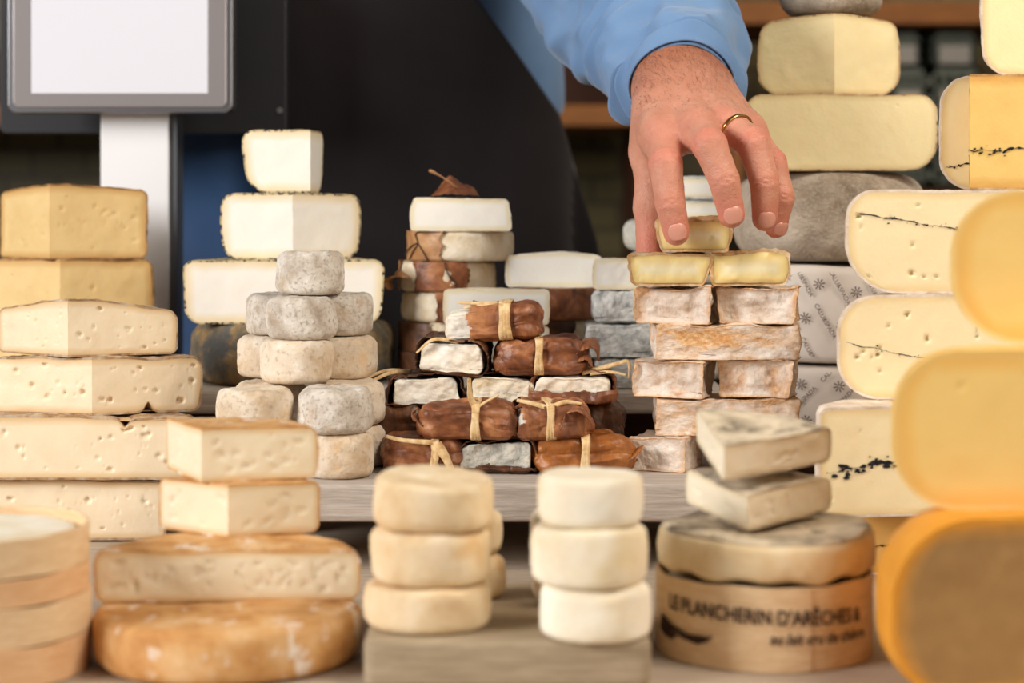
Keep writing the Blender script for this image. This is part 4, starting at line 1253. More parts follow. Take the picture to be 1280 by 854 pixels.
block_cheese('cheese_block', 'orange-edged square cheese at the right of the fifth layer, white hollow face', 954, 1.378, kz[4], kz[5], 100, 0.046, B, turn=-12, group=gK, seed=421, sink=0.005, amp=0.003, taper=0.03)
rk = dict(paste=M['p_runny'], rind=M['r_runny'], group='runny halved cheeses under the fingertips', t=0.0022, ft=0.003, fb=0.004, amp=0.0030, lowscale=60, rough=0.0014, face_bulge=0.0016, face_amp=0.0012, res=0.001, sy=0.9)
half('cheese_half', 'runny halved cheese at the left of the top layer, below the index finger', 786, 886, 1.378, kz[5], kz[6], seed=431, taper=0.14, holes=4, hsize=(0.0005, 0.0009), **rk)
half('cheese_half', 'runny halved cheese at the right of the top layer, brown rind at its right end', 889, 986, 1.380, kz[5], kz[6] + 0.0008, seed=433, taper=-0.02, turn=5, **rk)
half('cheese_half', 'small runny halved cheese held between thumb and index finger', 821, 914, 1.374, kz[6] + 0.0008, kz[6] + 0.0245, seed=437, taper=0.1, turn=-4, slits=1, **rk)

# ================================================================== foreground stacks on the block
gN = 'beige soft cheeses stacked on the block'
n0, n1, n2, n3 = BLK, BLK + 0.0245, BLK + 0.0535, BLK + 0.0805
round_cheese('soft_cheese', 'beige soft cheese at the foot of the front left stack on the block', 537, 1.046, n0, n1, 0.0332, M['r_pale'], gN, ft=0.004, fb=0.005, seed=501, amp=0.002, rot=(0, 0, 1))
round_cheese('soft_cheese', 'beige soft cheese in the middle of the front left stack on the block', 538, 1.046, n1, n2, 0.0312, M['r_pale'], gN, ft=0.005, fb=0.005, seed=503, amp=0.002, bulge=0.001, rot=(0, 0, 2))
round_cheese('soft_cheese', 'beige soft cheese with a slanting top, uppermost of the front left stack', 545, 1.046, n2, n3, 0.0318, M['r_pale'], gN, ft=0.003, fb=0.006, seed=505, amp=0.0026, rot=(0, 0, 0), extra=lambda V: V + np.stack([V[:, 0] * 0, V[:, 0] * 0, -V[:, 2] / 0.027 * (V[:, 0] * 0.06 + V[:, 1] * -0.05)], 1))
for i, lab in enumerate(('beige soft cheese at the foot of the rear stack behind the front left one', 'beige soft cheese peeping out right of the front left stack, upper of two')):
    round_cheese('soft_cheese', lab, 590 + (2, 0, 3)[i], 1.118, BLK + 0.0255 * i, BLK + 0.0255 * (i + 1), 0.0172 + (0, 0.0, 0.0006)[i], M['r_pale'], gN, ft=0.006, fb=0.006, seed=511 + i, amp=0.0016)
gO = 'white soft cheeses stacked on the block'
o1, o2, o3 = BLK + 0.0275, BLK + 0.0585, BLK + 0.0855
round_cheese('soft_cheese', 'cream-white soft cheese at the foot of the front right stack on the block', 744, 1.024, n0, o1, 0.0284, M['r_white'], gO, ft=0.005, fb=0.004, seed=521, amp=0.0016, bulge=0.0006)
round_cheese('soft_cheese', 'white bulging soft cheese in the middle of the front right stack', 738, 1.026, o1, o2, 0.0296, M['r_white'], gO, ft=0.0035, fb=0.005, seed=523, amp=0.0016, bulge=0.0012)
round_cheese('soft_cheese', 'white soft cheese with a clean flat top, uppermost of the front right stack', 738, 1.028, o2, o3, 0.0276, M['r_white'], gO, ft=0.0035, fb=0.005, seed=525, amp=0.0010, bulge=0.0012)
for i, lab in enumerate(('white soft cheese at the foot of the rear stack behind the front right one', 'white soft cheese peeping out left of the front right stack, upper of two')):
    round_cheese('soft_cheese', lab, 716 + (4, 2, 0)[i], 1.104, BLK + 0.0272 * i, BLK + 0.0272 * (i + 1), 0.0245, M['r_white'], gO, ft=0.008, fb=0.008, seed=531 + i, amp=0.0014)

# ================================================================== right foreground: printed box and wedges
def text_mesh(s, size, bold=0.0, shear=0.0):
    cu = bpy.data.curves.new('lettering', 'FONT')
    cu.body = s; cu.size = size; cu.align_x = 'CENTER'; cu.offset = bold; cu.shear = shear; cu.resolution_u = 3
    o = bpy.data.objects.new('lettering', cu); COL.objects.link(o)
    dg = bpy.context.evaluated_depsgraph_get(); dg.update()
    me = bpy.data.meshes.new_from_object(o.evaluated_get(dg))
    V = np.array([v.co[:] for v in me.vertices]); Fc = [tuple(p.vertices) for p in me.polygons]
    bpy.data.objects.remove(o); bpy.data.meshes.remove(me); bpy.data.curves.remove(cu)
    return V, Fc
YP = 1.096; RP = 0.0622
pz = TABLE + 0.046
boxp = wooden_box('round thin-wood box with dark lettering at the lower right', 955, YP, TABLE, pz, RP, M['wood_box'], 2, turn=1.9)
def on_cyl(V, R, up=0.0): 
    a = V[:, 0] / R - PI / 2
    return np.stack([(R + up) * np.cos(a), (R + up) * np.sin(a), V[:, 1]], 1)
VT, FT = [], []
def put_text(s, size, u0, z0, sl, width=None, bold=0.0004, shear=0.0):
    V, Fc = text_mesh(s, size, bold, shear)
    if width: V[:, 0] *= width / (V[:, 0].max() - V[:, 0].min())
    V[:, 0] += u0 - (V[:, 0].max() + V[:, 0].min()) / 2
    V[:, 1] = V[:, 1] + z0 - sl * (V[:, 0])
    b = len(VT); VT.extend(on_cyl(V, RP * 1.012, 0.0007)); FT.extend(tuple(b + i for i in f) for f in Fc)
put_text("LE PLANCHERIN D'ARÊCHES &", 0.0112, -0.008, 0.0262, 0.035, 0.122, 0.00025)
put_text("au lait cru de chèvre", 0.0085, 0.026, 0.0158, 0.02, 0.062, 0.0002, 0.2)
# dark brush swoosh at the left of the lettering
sw = [(-0.078, 0.024), (-0.066, 0.0195), (-0.052, 0.0165), (-0.040, 0.0170), (-0.036, 0.0185), (-0.040, 0.0145), (-0.046, 0.0120), (-0.056, 0.0135), (-0.062, 0.0150), (-0.066, 0.0115), (-0.074, 0.0120), (-0.080, 0.0150)]
b = len(VT); VT.extend(on_cyl(np.array([(u, v, 0) for u, v in sw]), RP * 1.012, 0.0007)); FT.append(tuple(range(b, b + len(sw))))
lt = mesh_obj('lettering', VT, FT, M['print'], boxp, smooth=False)
lt.rotation_euler = (0, 0, -1.9)
round_cheese('round_cheese', 'white cheese inside the lettered box, its rim just visible', 955, YP, TABLE + 0.005, pz - 0.0022, 0.0560, M['r_mouldtop'], None, ft=0.006, fb=0.004, seed=601)
pz2 = pz + 0.024
def crust(name, label, c, R, z0, z1, seed):
    e = root(name, (X(c, YP), YP, z0), label, 'cheese')
    h = z1 - z0 - 0.0005
    def wav(V):
        a = np.arctan2(V[:, 1], V[:, 0]); r = np.hypot(V[:, 0], V[:, 1])
        V[:, 2] += np.clip(1 - V[:, 2] / (h * 0.6), 0, 1) * (0.0022 * (np.sin(a * 7 + 1) * 0.5 + 0.6 * np.sin(a * 12)) + 0.0012) * (r / R) ** 4
        return V
    wheel_mesh('cheese', R, h, M['p_softwheel'], e, ft=0.005, fb=0.005, bulge=0.001, seed=seed, amp=0.0022, n=110, extra=wav)
    rows = prof_rows(R - 0.0008, h - 0.004, h + 0.0009, 0.0035, 0.0005, 0.0, 12)
    out = outline(rows, 16)[:20]
    V, Fc = lathe_grid(out, np.linspace(0, 2 * PI, 110, endpoint=False), True)
    W = Warp(R, h, seed, 0.0022, 28, 0.0, 0.0, 1.0, 0.0006, 160, ())
    a = np.arctan2(V[:, 1], V[:, 0])
    V = W(V, True)
    mesh_obj('rind', V, Fc, M['r_mouldtop'], e)
k = N('soft_side'); v = k.coord(); n_ = k.noise(v, 34, 5); nf = k.noise(v, 300, 4)
k.bump(nf, 0.4, 0.001)
M['p_softwheel'] = k.set(k.ramp(n_, [(0.3, (216, 184, 136)), (0.5, (238, 214, 172)), (0.7, (246, 230, 198))]), 0.6, sss=0.2)
crust('whole_cheese', 'round soft cheese with a mouldy top and wavy cream side, lying on the lettered box', 957, 0.0610, pz, pz2, 611)
wk = dict(paste=M['p_soft'], rind=M['r_mouldtop'], group='soft wedges with mouldy tops', t=0.0013, ft=0.004, fb=0.004, amp=0.0015, face_amp=0.0012, slits=4)
wedge('cheese_wedge', 'soft wedge with mouldy top lying on the round soft cheese, under another wedge', 934, 1.064, 1036, 859, 40, pz2 + 0.0015, pz2 + 0.0225, pitch=5, seed=621, **wk)
wedge('cheese_wedge', 'soft wedge with grey blotched top, uppermost on the lettered box', 905, 1.066, 1036, 869, 28, pz2 + 0.0285, pz2 + 0.0495, pitch=10.5, seed=627, **wk)

# ================================================================== right back: tall stack with paper-wrapped wheels
cx, cY = 1037, 1.622
cz = [SHELF + 0.0008, Zp(455, 1.54), Zp(330, 1.54), Zp(213, 1.545), Zp(117, 1.555), Zp(16, 1.56)]
def paper_wheel(label, z0, z1, R, seed, slope):
    e = root('paper_wrapped_cheese', (X(cx, cY), cY, z0), label, 'cheese', 'wheels wrapped in printed paper')
    h = z1 - z0 - 0.0022
    wheel_mesh('paper_wrapper', R, h, M['paper'], e, ft=0.007, fb=0.006, bulge=0.001, seed=seed, amp=0.0016, lowscale=18, rough=0.0003, roughscale=60, n=120)
    VT, FT = [], []
    T, TF = text_mesh('CALU&SPADA', 0.0050, 0.00005)
    star = []
    d = np.array((math.cos(math.radians(slope)), math.sin(math.radians(slope)))); nrm = np.array((-d[1], d[0]))
    def put(V2, Fs):
        b = len(VT)
        ok = (V2[:, 1] > 0.005) & (V2[:, 1] < h - 0.004) & (np.abs(V2[:, 0]) < 0.13)
        a = V2[:, 0] / R - PI / 2
        wob = 0.0032
        VT.extend(np.stack([(R + wob) * np.cos(a), (R + wob) * np.sin(a), V2[:, 1]], 1))
        for f in Fs:
            if all(ok[i] for i in f): FT.append(tuple(b + i for i in f))
    for r in range(-13, 14):
        for q in range(-6, 7):
            o2 = nrm * r * 0.0112 + d * (q * 0.038 + (r % 4) * 0.0095)
            if r % 2 == 0:
                V2 = T[:, 0:1] * d[None] + T[:, 1:2] * nrm[None] + o2
                put(V2, TF)
            else:
                for s2 in (0.0,):
                    for k8 in range(8):
                        an = k8 * PI / 4 + 0.2
                        dd = np.array((math.cos(an), math.sin(an))); pp = np.array((-dd[1], dd[0]))
                        c0 = o2 + d * s2
                        put(np.array([c0 + dd * 0.0008 - pp * 0.0003, c0 + dd * 0.0046 - pp * 0.0006, c0 + dd * 0.0046 + pp * 0.0006, c0 + dd * 0.0008 + pp * 0.0003]), [(0, 1, 2, 3)])
    mesh_obj('printed_pattern', VT, FT, M['print2'], e, smooth=False)
paper_wheel('lower wheel wrapped in printed grey paper, mostly hidden behind the square cheeses', cz[0], cz[1], 0.081, 701, 48)
paper_wheel('upper wheel wrapped in grey paper with printed words and stars, under the grey felted wheel', cz[1], cz[2], 0.081, 703, -62)
round_cheese('whole_cheese', 'thick grey felted wheel lying under the big cut cheeses, right of the hand', cx, cY, cz[2] + 0.001, cz[3] - 0.001, 0.0795, M['r_felt'], None, ft=0.026, fb=0.024, bulge=0.001, seed=711, amp=0.004, lowscale=16, rough=0.0008, n=120)
tk = dict(paste=M['p_tomme'], rind=M['r_tomme'], group='big pale cut cheeses right of the hand', t=0.0013, rough=0.0006)
half('cheese_half', 'big pale half cheese lying on the grey felted wheel', 930, 1170, 1.558, cz[3], cz[4], ft=0.016, fb=0.022, holes=3, hsize=(0.0006, 0.0010), seed=715, amp=0.003, lowscale=16, turn=2, sy=0.9, **tk)
wedge('cheese_wedge', 'pale wedge with its edge towards the front, second from the top right of the hand', 1043, 1.562, 1120, 953, 24, cz[4], cz[5], ft=0.009, fb=0.016, bulge=0.004, holes=3, hsize=(0.0005, 0.001), seed=719, thin=0.08, **tk)
round_cheese('whole_cheese', 'small grey felted cheese on the pale wedge, cut off by the top edge', 1039, 1.6, cz[5], cz[5] + 0.045, 0.041, M['r_felt'], None, ft=0.016, fb=0.014, seed=723, amp=0.003)

# ================================================================== right: cheeses with a line of ash
gD = 'cheeses with a dark ash line'
YD = 1.30
dz = [TABLE, Zp(633, YD), Zp(499, YD), Zp(367, YD), Zp(237, YD), Zp(92, YD)]
dk = dict(hdepth=2.6, group=gD, veinmat=M['ash'])
half('cheese_half', 'darker cut cheese at the foot of the ash-line stack, between box and orange wheel', 1030, 1290, 1.306, dz[0], dz[1], paste=M['p_ashdark'], rind=M['r_pink'], t=0.0016, ft=0.006, fb=0.006, seed=801, sy=0.8, vein=(0.42, 0.42, 0.8), **dk)
half('cheese_half', 'cut cheese with a thick dark ash band and white top rind, above the darker one', 1020, 1300, 1.262, dz[1], dz[2], turn=9, sy=0.8, paste=M['p_ash'], rind=M['r_pink'], t=0.0016, ft=0.006, fb=0.006, seed=805, vein=(0.56, 0.40, 1.5), holes=4, hsize=(0.0005, 0.001), **dk)
half('cheese_half', 'half cheese with a thin sloping ash line, under the larger ash-line half', 1048, 1330, 1.297, dz[2], dz[3], paste=M['p_ash'], rind=M['r_pink'], t=0.0018, ft=0.026, fb=0.028, seed=809, holes=12, hsize=(0.0010, 0.0019), vein=(0.34, 0.55, 0.5), sy=0.75, **dk)
half('cheese_half', 'half cheese with a wavy ash line and dark holes, right of the grey felted wheel', 1060, 1350, 1.300, dz[3], dz[4], paste=M['p_ash'], rind=M['r_pink'], t=0.0016, ft=0.018, fb=0.034, seed=815, holes=12, hsize=(0.0009, 0.002), vein=(0.62, 0.78, 0.65), sy=0.75, **dk)
half('cheese_half', 'rounded half cheese in shade behind the square-cut ash-line wedge', 1177, 1330, 1.365, dz[4], Zp(95, 1.365), paste=M['p_ash'], rind=M['r_pink'], t=0.0014, ft=0.02, fb=0.022, seed=819, vein=(0.30, 0.2, 0.7), sy=0.8, **dk)
cut_cheese('cheese_wedge', 'square-cut wedge with a straight dark ash line and brown rind at the upper right', 'cheese', (X(1212, 1.3), 1.3, dz[4]), 0.075, dz[5] - dz[4] - 0.0004, 3, 72, paste=mat_paste('paste_ash_amber', (240, 204, 124), (222, 164, 84), 0.007, mott=0.3, sss=0.2), rind=M['r_ashrind'], t=0.0014, ft=0.005, fb=0.006, seed=823, vein=(0.34, 0.34, 0.9), holes=5, hsize=(0.0005, 0.001), **dk)
half('cheese_half', 'plain pale half cheese at the upper right corner, on the square-cut wedge', 1228, 1400, 1.318, dz[5], Zp(-30, 1.318), paste=M['p_tomme'], rind=M['r_pink'], t=0.0013, ft=0.01, fb=0.018, seed=827, sy=0.6)

# ================================================================== right foreground: big yellow wheels
gE = 'big yellow half wheels at the right edge'
ez = [TABLE, Zp(638, 1.0), Zp(437, 1.0), Zp(236, 1.08)]
half('cheese_half', 'orange-rind half wheel at the lower right corner, its cut face turned into shade', 1100, 1660, 0.985, ez[0], ez[1], paste=M['p_goudashade'], rind=M['r_gouda'], group=gE, t=0.003, ft=0.040, fb=0.040, seed=851, turn=11, bulge=0.0, holes=4, hsize=(0.0006, 0.0014), res=0.002, amp=0.002, lowscale=14)
half('cheese_half', 'golden half wheel in the middle of the yellow pile at the right edge', 1117, 1560, 1.0, ez[1], ez[2], paste=M['p_gouda'], rind=M['r_goudapale'], group=gE, t=0.0025, ft=0.034, fb=0.034, seed=853, turn=0, holes=5, hsize=(0.0006, 0.0015), res=0.002, sy=0.75, amp=0.002, lowscale=14)
half('cheese_half', 'pale golden half wheel on top of the yellow pile at the right edge', 1194, 1560, 1.04, ez[2], ez[3], paste=M['p_gouda'], rind=M['r_goudapale'], group=gE, t=0.0025, ft=0.036, fb=0.036, seed=857, turn=0, res=0.002, sy=0.75, amp=0.002, lowscale=14)

# ================================================================== the scale
YS = 1.72
e = root('shop_scale', (X(165, YS), YS + 0.04, TABLE), 'shop scale with a bright screen on a steel pole at the upper left', 'scale')
o = np.array(e.location)
def sb(name, x0, x1, y0, y1, ya, yb, m, bev=0.002, Yr=YS):
    return box_obj(name, np.array((X(x0, Yr), ya, Zp(y1, Yr))) - o, np.array((X(x1, Yr), yb, Zp(y0, Yr))) - o, m, e, bev)
box_obj('base', np.array((-0.40, 1.722, TABLE)) - o, np.array((-0.28, 1.774, TABLE + 0.03)) - o, M['metal'], e, 0.004)
V, Fc = [], []
add_box(V, Fc, np.array((X(122, YS), YS + 0.012, TABLE + 0.03)) - o, np.array((X(208, YS), YS + 0.045, Zp(100, YS))) - o)
ob = mesh_obj('pole', V, Fc, M['pole'], e, smooth=False); smod(ob, 'BEVEL', width=0.001, segments=2)
V, Fc = [], []
add_box(V, Fc, np.array((X(208, YS), YS + 0.016, TABLE + 0.03)) - o, np.array((X(217, YS), YS + 0.05, Zp(100, YS))) - o)
mesh_obj('pole_channel', V, Fc, M['pole_side'], e, smooth=False)
def round_rect(name, x0, x1, z0, z1, y0, y1, r, m, parent, inner=None):
    n = 8
    def loop(a, b, c, d, rr, y):
        pts = []
        for (cx_, cz_, st) in ((b - rr, d - rr, 0), (a + rr, d - rr, 90), (a + rr, c + rr, 180), (b - rr, c + rr, 270)):
            for i in range(n + 1):
                t = math.radians(st + 90 * i / n)
                pts.append((cx_ + rr * math.cos(t), y, cz_ + rr * math.sin(t)))
        return pts
    A = loop(x0, x1, z0, z1, r, y0); Bk = loop(x0, x1, z0, z1, r, y1); m_ = len(A)
    V = A + Bk; Fc = [(i, (i + 1) % m_, m_ + (i + 1) % m_, m_ + i) for i in range(m_)] + [tuple(range(m_))[::-1], tuple(range(m_, 2 * m_))]
    ob = mesh_obj(name, V, Fc, m, parent, smooth=False)
    smod(ob, 'BEVEL', width=0.0012, segments=2, limit_method='ANGLE', angle_limit=1.0)
    return ob
def rr_px(name, x0, x1, y0, y1, ya, yb, r, m, Yr=YS):
    return round_rect(name, X(x0, Yr) - o[0], X(x1, Yr) - o[0], Zp(y1, Yr) - o[2], Zp(y0, Yr) - o[2], ya - o[1], yb - o[1], r, m, e)
rr_px('display_housing', 14, 293, -70, 142, YS - 0.012, YS + 0.011, 0.008, M['bezel'])
rr_px('display_border', 21, 286, -64, 135, YS - 0.0135, YS - 0.0115, 0.005, M['glass'])
rr_px('screen', 44, 263, -58, 118, YS - 0.0142, YS - 0.0130, 0.001, M['screen'])
bp = rr_px('customer_display', 0, 358, -110, 167, YS + 0.075, YS + 0.10, 0.006, M['black_plastic'], YS + 0.075)
sb('bracket', 150, 200, 20, 90, YS + 0.04, YS + 0.08, M['pole_side'])
V, Fc = [], []
c = P(350, 138, YS + 0.075) - o
tube([c + np.array((0, 0.002, 0)), c + np.array((0, -0.0016, 0))], 0.0028, V, Fc, 14)
ob = mesh_obj('screw', V, Fc, M['screw'], bp, smooth=False)
# ================================================================== the seller
def C(cx_, cy_, Y): return P(760 + cx_ / 2.67, cy_ / 2.67, Y)      # pixel picked on the enlarged hand
person = root('person', (X(480, 1.99), 1.99, 0.0), 'person in blue shirt and dark apron reaching down to a small cheese on the stack', 'person')
po = np.array(person.location)

wr = P(850, 96, 1.452); fa = P(806, 22, 1.56)
TIPS = {}
joints = dict(
    index=[C(182, 462, 1.392), C(192, 548, 1.364), C(208, 680, 1.356), C(228, 776, 1.358)],
    middle=[C(296, 428, 1.386), C(338, 482, 1.352), C(388, 602, 1.347), C(412, 716, 1.352)],
    ring=[C(392, 420, 1.394), C(484, 478, 1.368), C(522, 606, 1.362), C(524, 730, 1.368)],
    pinky=[C(462, 440, 1.414), C(548, 545, 1.400), C(580, 660, 1.392), C(560, 758, 1.398)])
rad = dict(index=(0.0126, 0.0119, 0.0107, 0.0094), middle=(0.0128, 0.0121, 0.0109, 0.0096), ring=(0.0124, 0.0116, 0.0105, 0.0092), pinky=(0.0114, 0.0104, 0.0094, 0.0082))
thumb = [C(165, 360, 1.430), C(146, 510, 1.424), C(141, 690, 1.416), C(141, 835, 1.412)]
trad = (0.0165, 0.0136, 0.0120, 0.0106)
allp = np.concatenate([np.array(v) for v in joints.values()] + [np.array(thumb), [wr, fa]])


def hand_field(ax):
    Fd = Field(ax, 0.02)
    D = Fd.blank()
    # forearm and wrist: an oval section, wider than thick
    dirn = (wr - fa) / np.linalg.norm(wr - fa)
    Fd.cone(D, fa, wr, 0.038, 0.0318, 0.0, (np.cross(dirn, np.cross((0, 0, 1.0), dirn)), 1.2))
    # back of the hand: one tapered ray to each knuckle
    for nm, s in (('index', -0.0105), ('middle', -0.003), ('ring', 0.005), ('pinky', 0.0125)):
        j = joints[nm]
        a = wr + np.array((s * 1.35, 0.003 + abs(s) * 0.2, -0.004))
        Fd.cone(D, a, j[0] + np.array((0, 0.004, 0)), 0.0190, 0.0142, 0.016)
    mid = (joints['index'][0] + joints['pinky'][0]) / 2
    Fd.cone(D, wr + np.array((0, 0.010, -0.01)), mid + np.array((0, 0.016, 0.006)), 0.019, 0.017, 0.015)
    # thumb root and the web between thumb and index
    Fd.cone(D, wr + np.array((-0.013, 0.004, -0.012)), thumb[1], 0.0185, 0.0142, 0.014)
    Fd.cone(D, joints['index'][0] + np.array((-0.003, 0.008, 0.006)), thumb[1] + np.array((0.004, 0.0, 0.012)), 0.0125, 0.011, 0.014)
    # webs between the fingers
    for a_, b_ in (('index', 'middle'), ('middle', 'ring'), ('ring', 'pinky')):
        A_, B_ = joints[a_], joints[b_]
        Fd.cone(D, A_[0] * 0.78 + A_[1] * 0.22 + np.array((0, 0.006, -0.002)), B_[0] * 0.78 + B_[1] * 0.22 + np.array((0, 0.006, -0.002)), 0.0085, 0.0085, 0.008)
    palm = D
    out = palm.copy()
    for nm, j in joints.items():
        r = rad[nm]
        G = Fd.blank()
        for i in range(3):
            Fd.cone(G, j[i], j[i + 1], r[i], r[i + 1], 0.0012)
        for i in (1,):       # knuckle bulges
            Fd.cone(G, j[i] + np.array((0, -0.0008, 0)), j[i] + np.array((0, 0.001, 0)), r[i] * 0.93, r[i] * 0.93, 0.004)
        # knuckle at the hand
        Fd.cone(G, j[0] + np.array((0, -0.0012, 0.001)), j[0] + np.array((0, 0.001, 0.001)), r[0], r[0], 0.008)
        out = np.minimum(out, smin(palm, G, 0.009))
    G = Fd.blank()
    for i in range(3):
        Fd.cone(G, thumb[i], thumb[i + 1], trad[i] * (1 if i == 0 else 0.95), trad[i + 1], 0.005)
    out = np.minimum(out, smin(palm, G, 0.012))
    # tendons and veins on the back
    for nm in ('index', 'middle', 'ring', 'pinky'):
        j = joints[nm]
        a = wr * 0.45 + j[0] * 0.55 + np.array((0, -0.0115, 0.003)); b = j[0] + np.array((0, -0.0098, 0.004))
        Fd.cone(out, a, b, 0.0026, 0.0040, 0.006)
    vn = bez([C(190, 300, 1.436), C(225, 330, 1.424), C(262, 352, 1.413), C(300, 345, 1.408)], 12)
    return out


lo = allp.min(0) - 0.045; hi = allp.max(0) + np.array((0.045, 0.045, 0.03))
HV, HF = surface_nets(hand_field, lo, hi, 0.0013)
# smooth a little, keep the form
nb = [[] for _ in range(len(HV))]
E = np.array([(f[i], f[(i + 1) % 4]) for f in HF for i in range(4)])
deg = np.bincount(E[:, 0], minlength=len(HV)) + np.bincount(E[:, 1], minlength=len(HV))
for _ in range(3):
    s = np.zeros_like(HV)
    for d in range(3):
        s[:, d] = np.bincount(E[:, 0], HV[E[:, 1], d], len(HV)) + np.bincount(E[:, 1], HV[E[:, 0], d], len(HV))
    HV = HV * 0.5 + s / deg[:, None] * 0.5
fa_ = np.array(HF)
fn = np.cross(HV[fa_[:, 2]] - HV[fa_[:, 0]], HV[fa_[:, 3]] - HV[fa_[:, 1]])
VN = np.zeros_like(HV)
for k in range(4):
    for d in range(3):
        VN[:, d] += np.bincount(fa_[:, k], fn[:, d], len(HV))
VN /= np.maximum(np.linalg.norm(VN, axis=1, keepdims=True), 1e-12)
if VN[:, 1][HV[:, 1] < np.percentile(HV[:, 1], 5)].mean() > 0:
    VN = -VN; HF = [f[::-1] for f in HF]
# creases over the finger joints, redness at joints and tips, tanned wrist
red = np.zeros(len(HV)); disp = np.zeros(len(HV))
for nm, j in joints.items():
    for i in (1, 2):
        ax_ = (j[i + 1] - j[i - 1]); ax_ /= np.linalg.norm(ax_)
        d = HV - j[i]
        l = d @ ax_; near = np.linalg.norm(d, axis=1) < rad[nm][i] * 1.9
        dors = np.clip(-VN[:, 1] * 1.4, 0, 1)
        wv = sum(np.exp(-((l - c0 + 0.0006 * np.sin(d[:, 0] * 700 + c0 * 3000)) / 0.0007) ** 2) for c0 in ((-0.0036, -0.0012, 0.0012, 0.0034) if i == 1 else (-0.0014, 0.0012)))
        disp -= np.where(near, wv * dors * (0.0013 if i == 1 else 0.0009), 0)
        red = np.maximum(red, np.where(near, np.exp(-(l / 0.008) ** 2) * (0.7 if i == 1 else 0.35), 0))
    d = np.linalg.norm(HV - j[3], axis=1)
    red = np.maximum(red, np.clip(1.35 - d / 0.017, 0, 1))
    d = np.linalg.norm(HV - j[0] + np.array((0, 0.012, 0)), axis=1)
    red = np.maximum(red, np.clip(1.0 - d / 0.02, 0, 1) * 0.6)
red = np.maximum(red, np.clip(1.2 - np.linalg.norm(HV - thumb[3], axis=1) / 0.03, 0, 1))
tanv = np.clip((HV[:, 2] - wr[2] + 0.022) / 0.035, 0, 1)
disp += fbm(HV, 240, 5, 2) * 0.00025 + fbm(HV * np.array((1, 1, 0.45)), 95, 9, 2) * 0.0005 * np.clip((HV[:, 2] - joints['middle'][1][2]) / 0.03, 0, 1)
HV = HV + VN * disp[:, None]
body = mesh_obj('body', HV - po, HF, M['skin'], person, attr={'red': red, 'tan': tanv})

# nails
for nm, nl_ in (('index', 0.0062), ('middle', 0.0064), ('ring', 0.0060), ('pinky', 0.0052)):
    j = joints[nm]
    d = j[3] - j[2]; d /= np.linalg.norm(d)
    c0 = j[3] - d * 0.0012
    view = np.array((0, -1, 0.15)); n0 = view - d * (view @ d); n0 /= np.linalg.norm(n0)
    if nm == 'pinky': n0 = n0 + np.array((0.55, 0, 0)); n0 -= d * (n0 @ d); n0 /= np.linalg.norm(n0)
    lat = np.cross(d, n0)
    # sit the plate on the skin surface found along n0
    def surf(p):
        q = HV - p
        t = q @ n0; rr = np.linalg.norm(q - t[:, None] * n0, axis=1)
        m = (rr < 0.0022) & (t > 0)
        return t[m].max() if m.any() else rad[nm][3]
    V, Fc = [], []
    nu, nv = 11, 13
    wn = rad[nm][3] * 0.70
    for i in range(nu):
        for q in range(nv):
            u = i / (nu - 1) * 2 - 1; v = q / (nv - 1) * 2 - 1
            a = u * math.sqrt(1 - v * v * 0.42); b_ = v * math.sqrt(1 - u * u * 0.42)
            p = c0 + lat * a * wn + d * b_ * nl_
            t = surf(p)
            V.append(p + n0 * (t + 0.00030 - 0.00085 * max(abs(u), -v, 0.55 * v) ** 6))
    V = np.array(V).reshape(nu, nv, 3)
    for _ in range(3):
        V[1:-1, 1:-1] = (V[:-2, 1:-1] + V[2:, 1:-1] + V[1:-1, :-2] + V[1:-1, 2:]) / 4
    V = V.reshape(-1, 3)
    for i in range(nu - 1):
        for q in range(nv - 1):
            Fc.append((i * nv + q, (i + 1) * nv + q, (i + 1) * nv + q + 1, i * nv + q + 1))
    no = mesh_obj('fingernail', V - po, Fc, M['nail'], person)
    smod(no, 'SOLIDIFY', thickness=0.0006, offset=0)

# wedding ring
ja, jb = joints['ring'][0], joints['ring'][1]
dr = (jb - ja) / np.linalg.norm(jb - ja)
pc = ja + (jb - ja) * 0.40
u_ = np.cross(dr, (0, 0, 1)); u_ /= np.linalg.norm(u_); w_ = np.cross(dr, u_)
V, Fc = [], []
for i in range(64):
    a = 2 * PI * i / 64
    rdir = u_ * math.cos(a) + w_ * math.sin(a)
    for k in range(8):
        b_ = 2 * PI * k / 8
        V.append(pc + rdir * (0.0137 + 0.0009 * math.cos(b_)) + dr * 0.0018 * math.sin(b_))
for i in range(64):
    for k in range(8):
        Fc.append((i * 8 + k, ((i + 1) % 64) * 8 + k, ((i + 1) % 64) * 8 + (k + 1) % 8, i * 8 + (k + 1) % 8))
rg = mesh_obj('wedding_ring', np.array(V) - po, Fc, M['gold'], person)
rg['label'] = 'thin gold wedding ring'

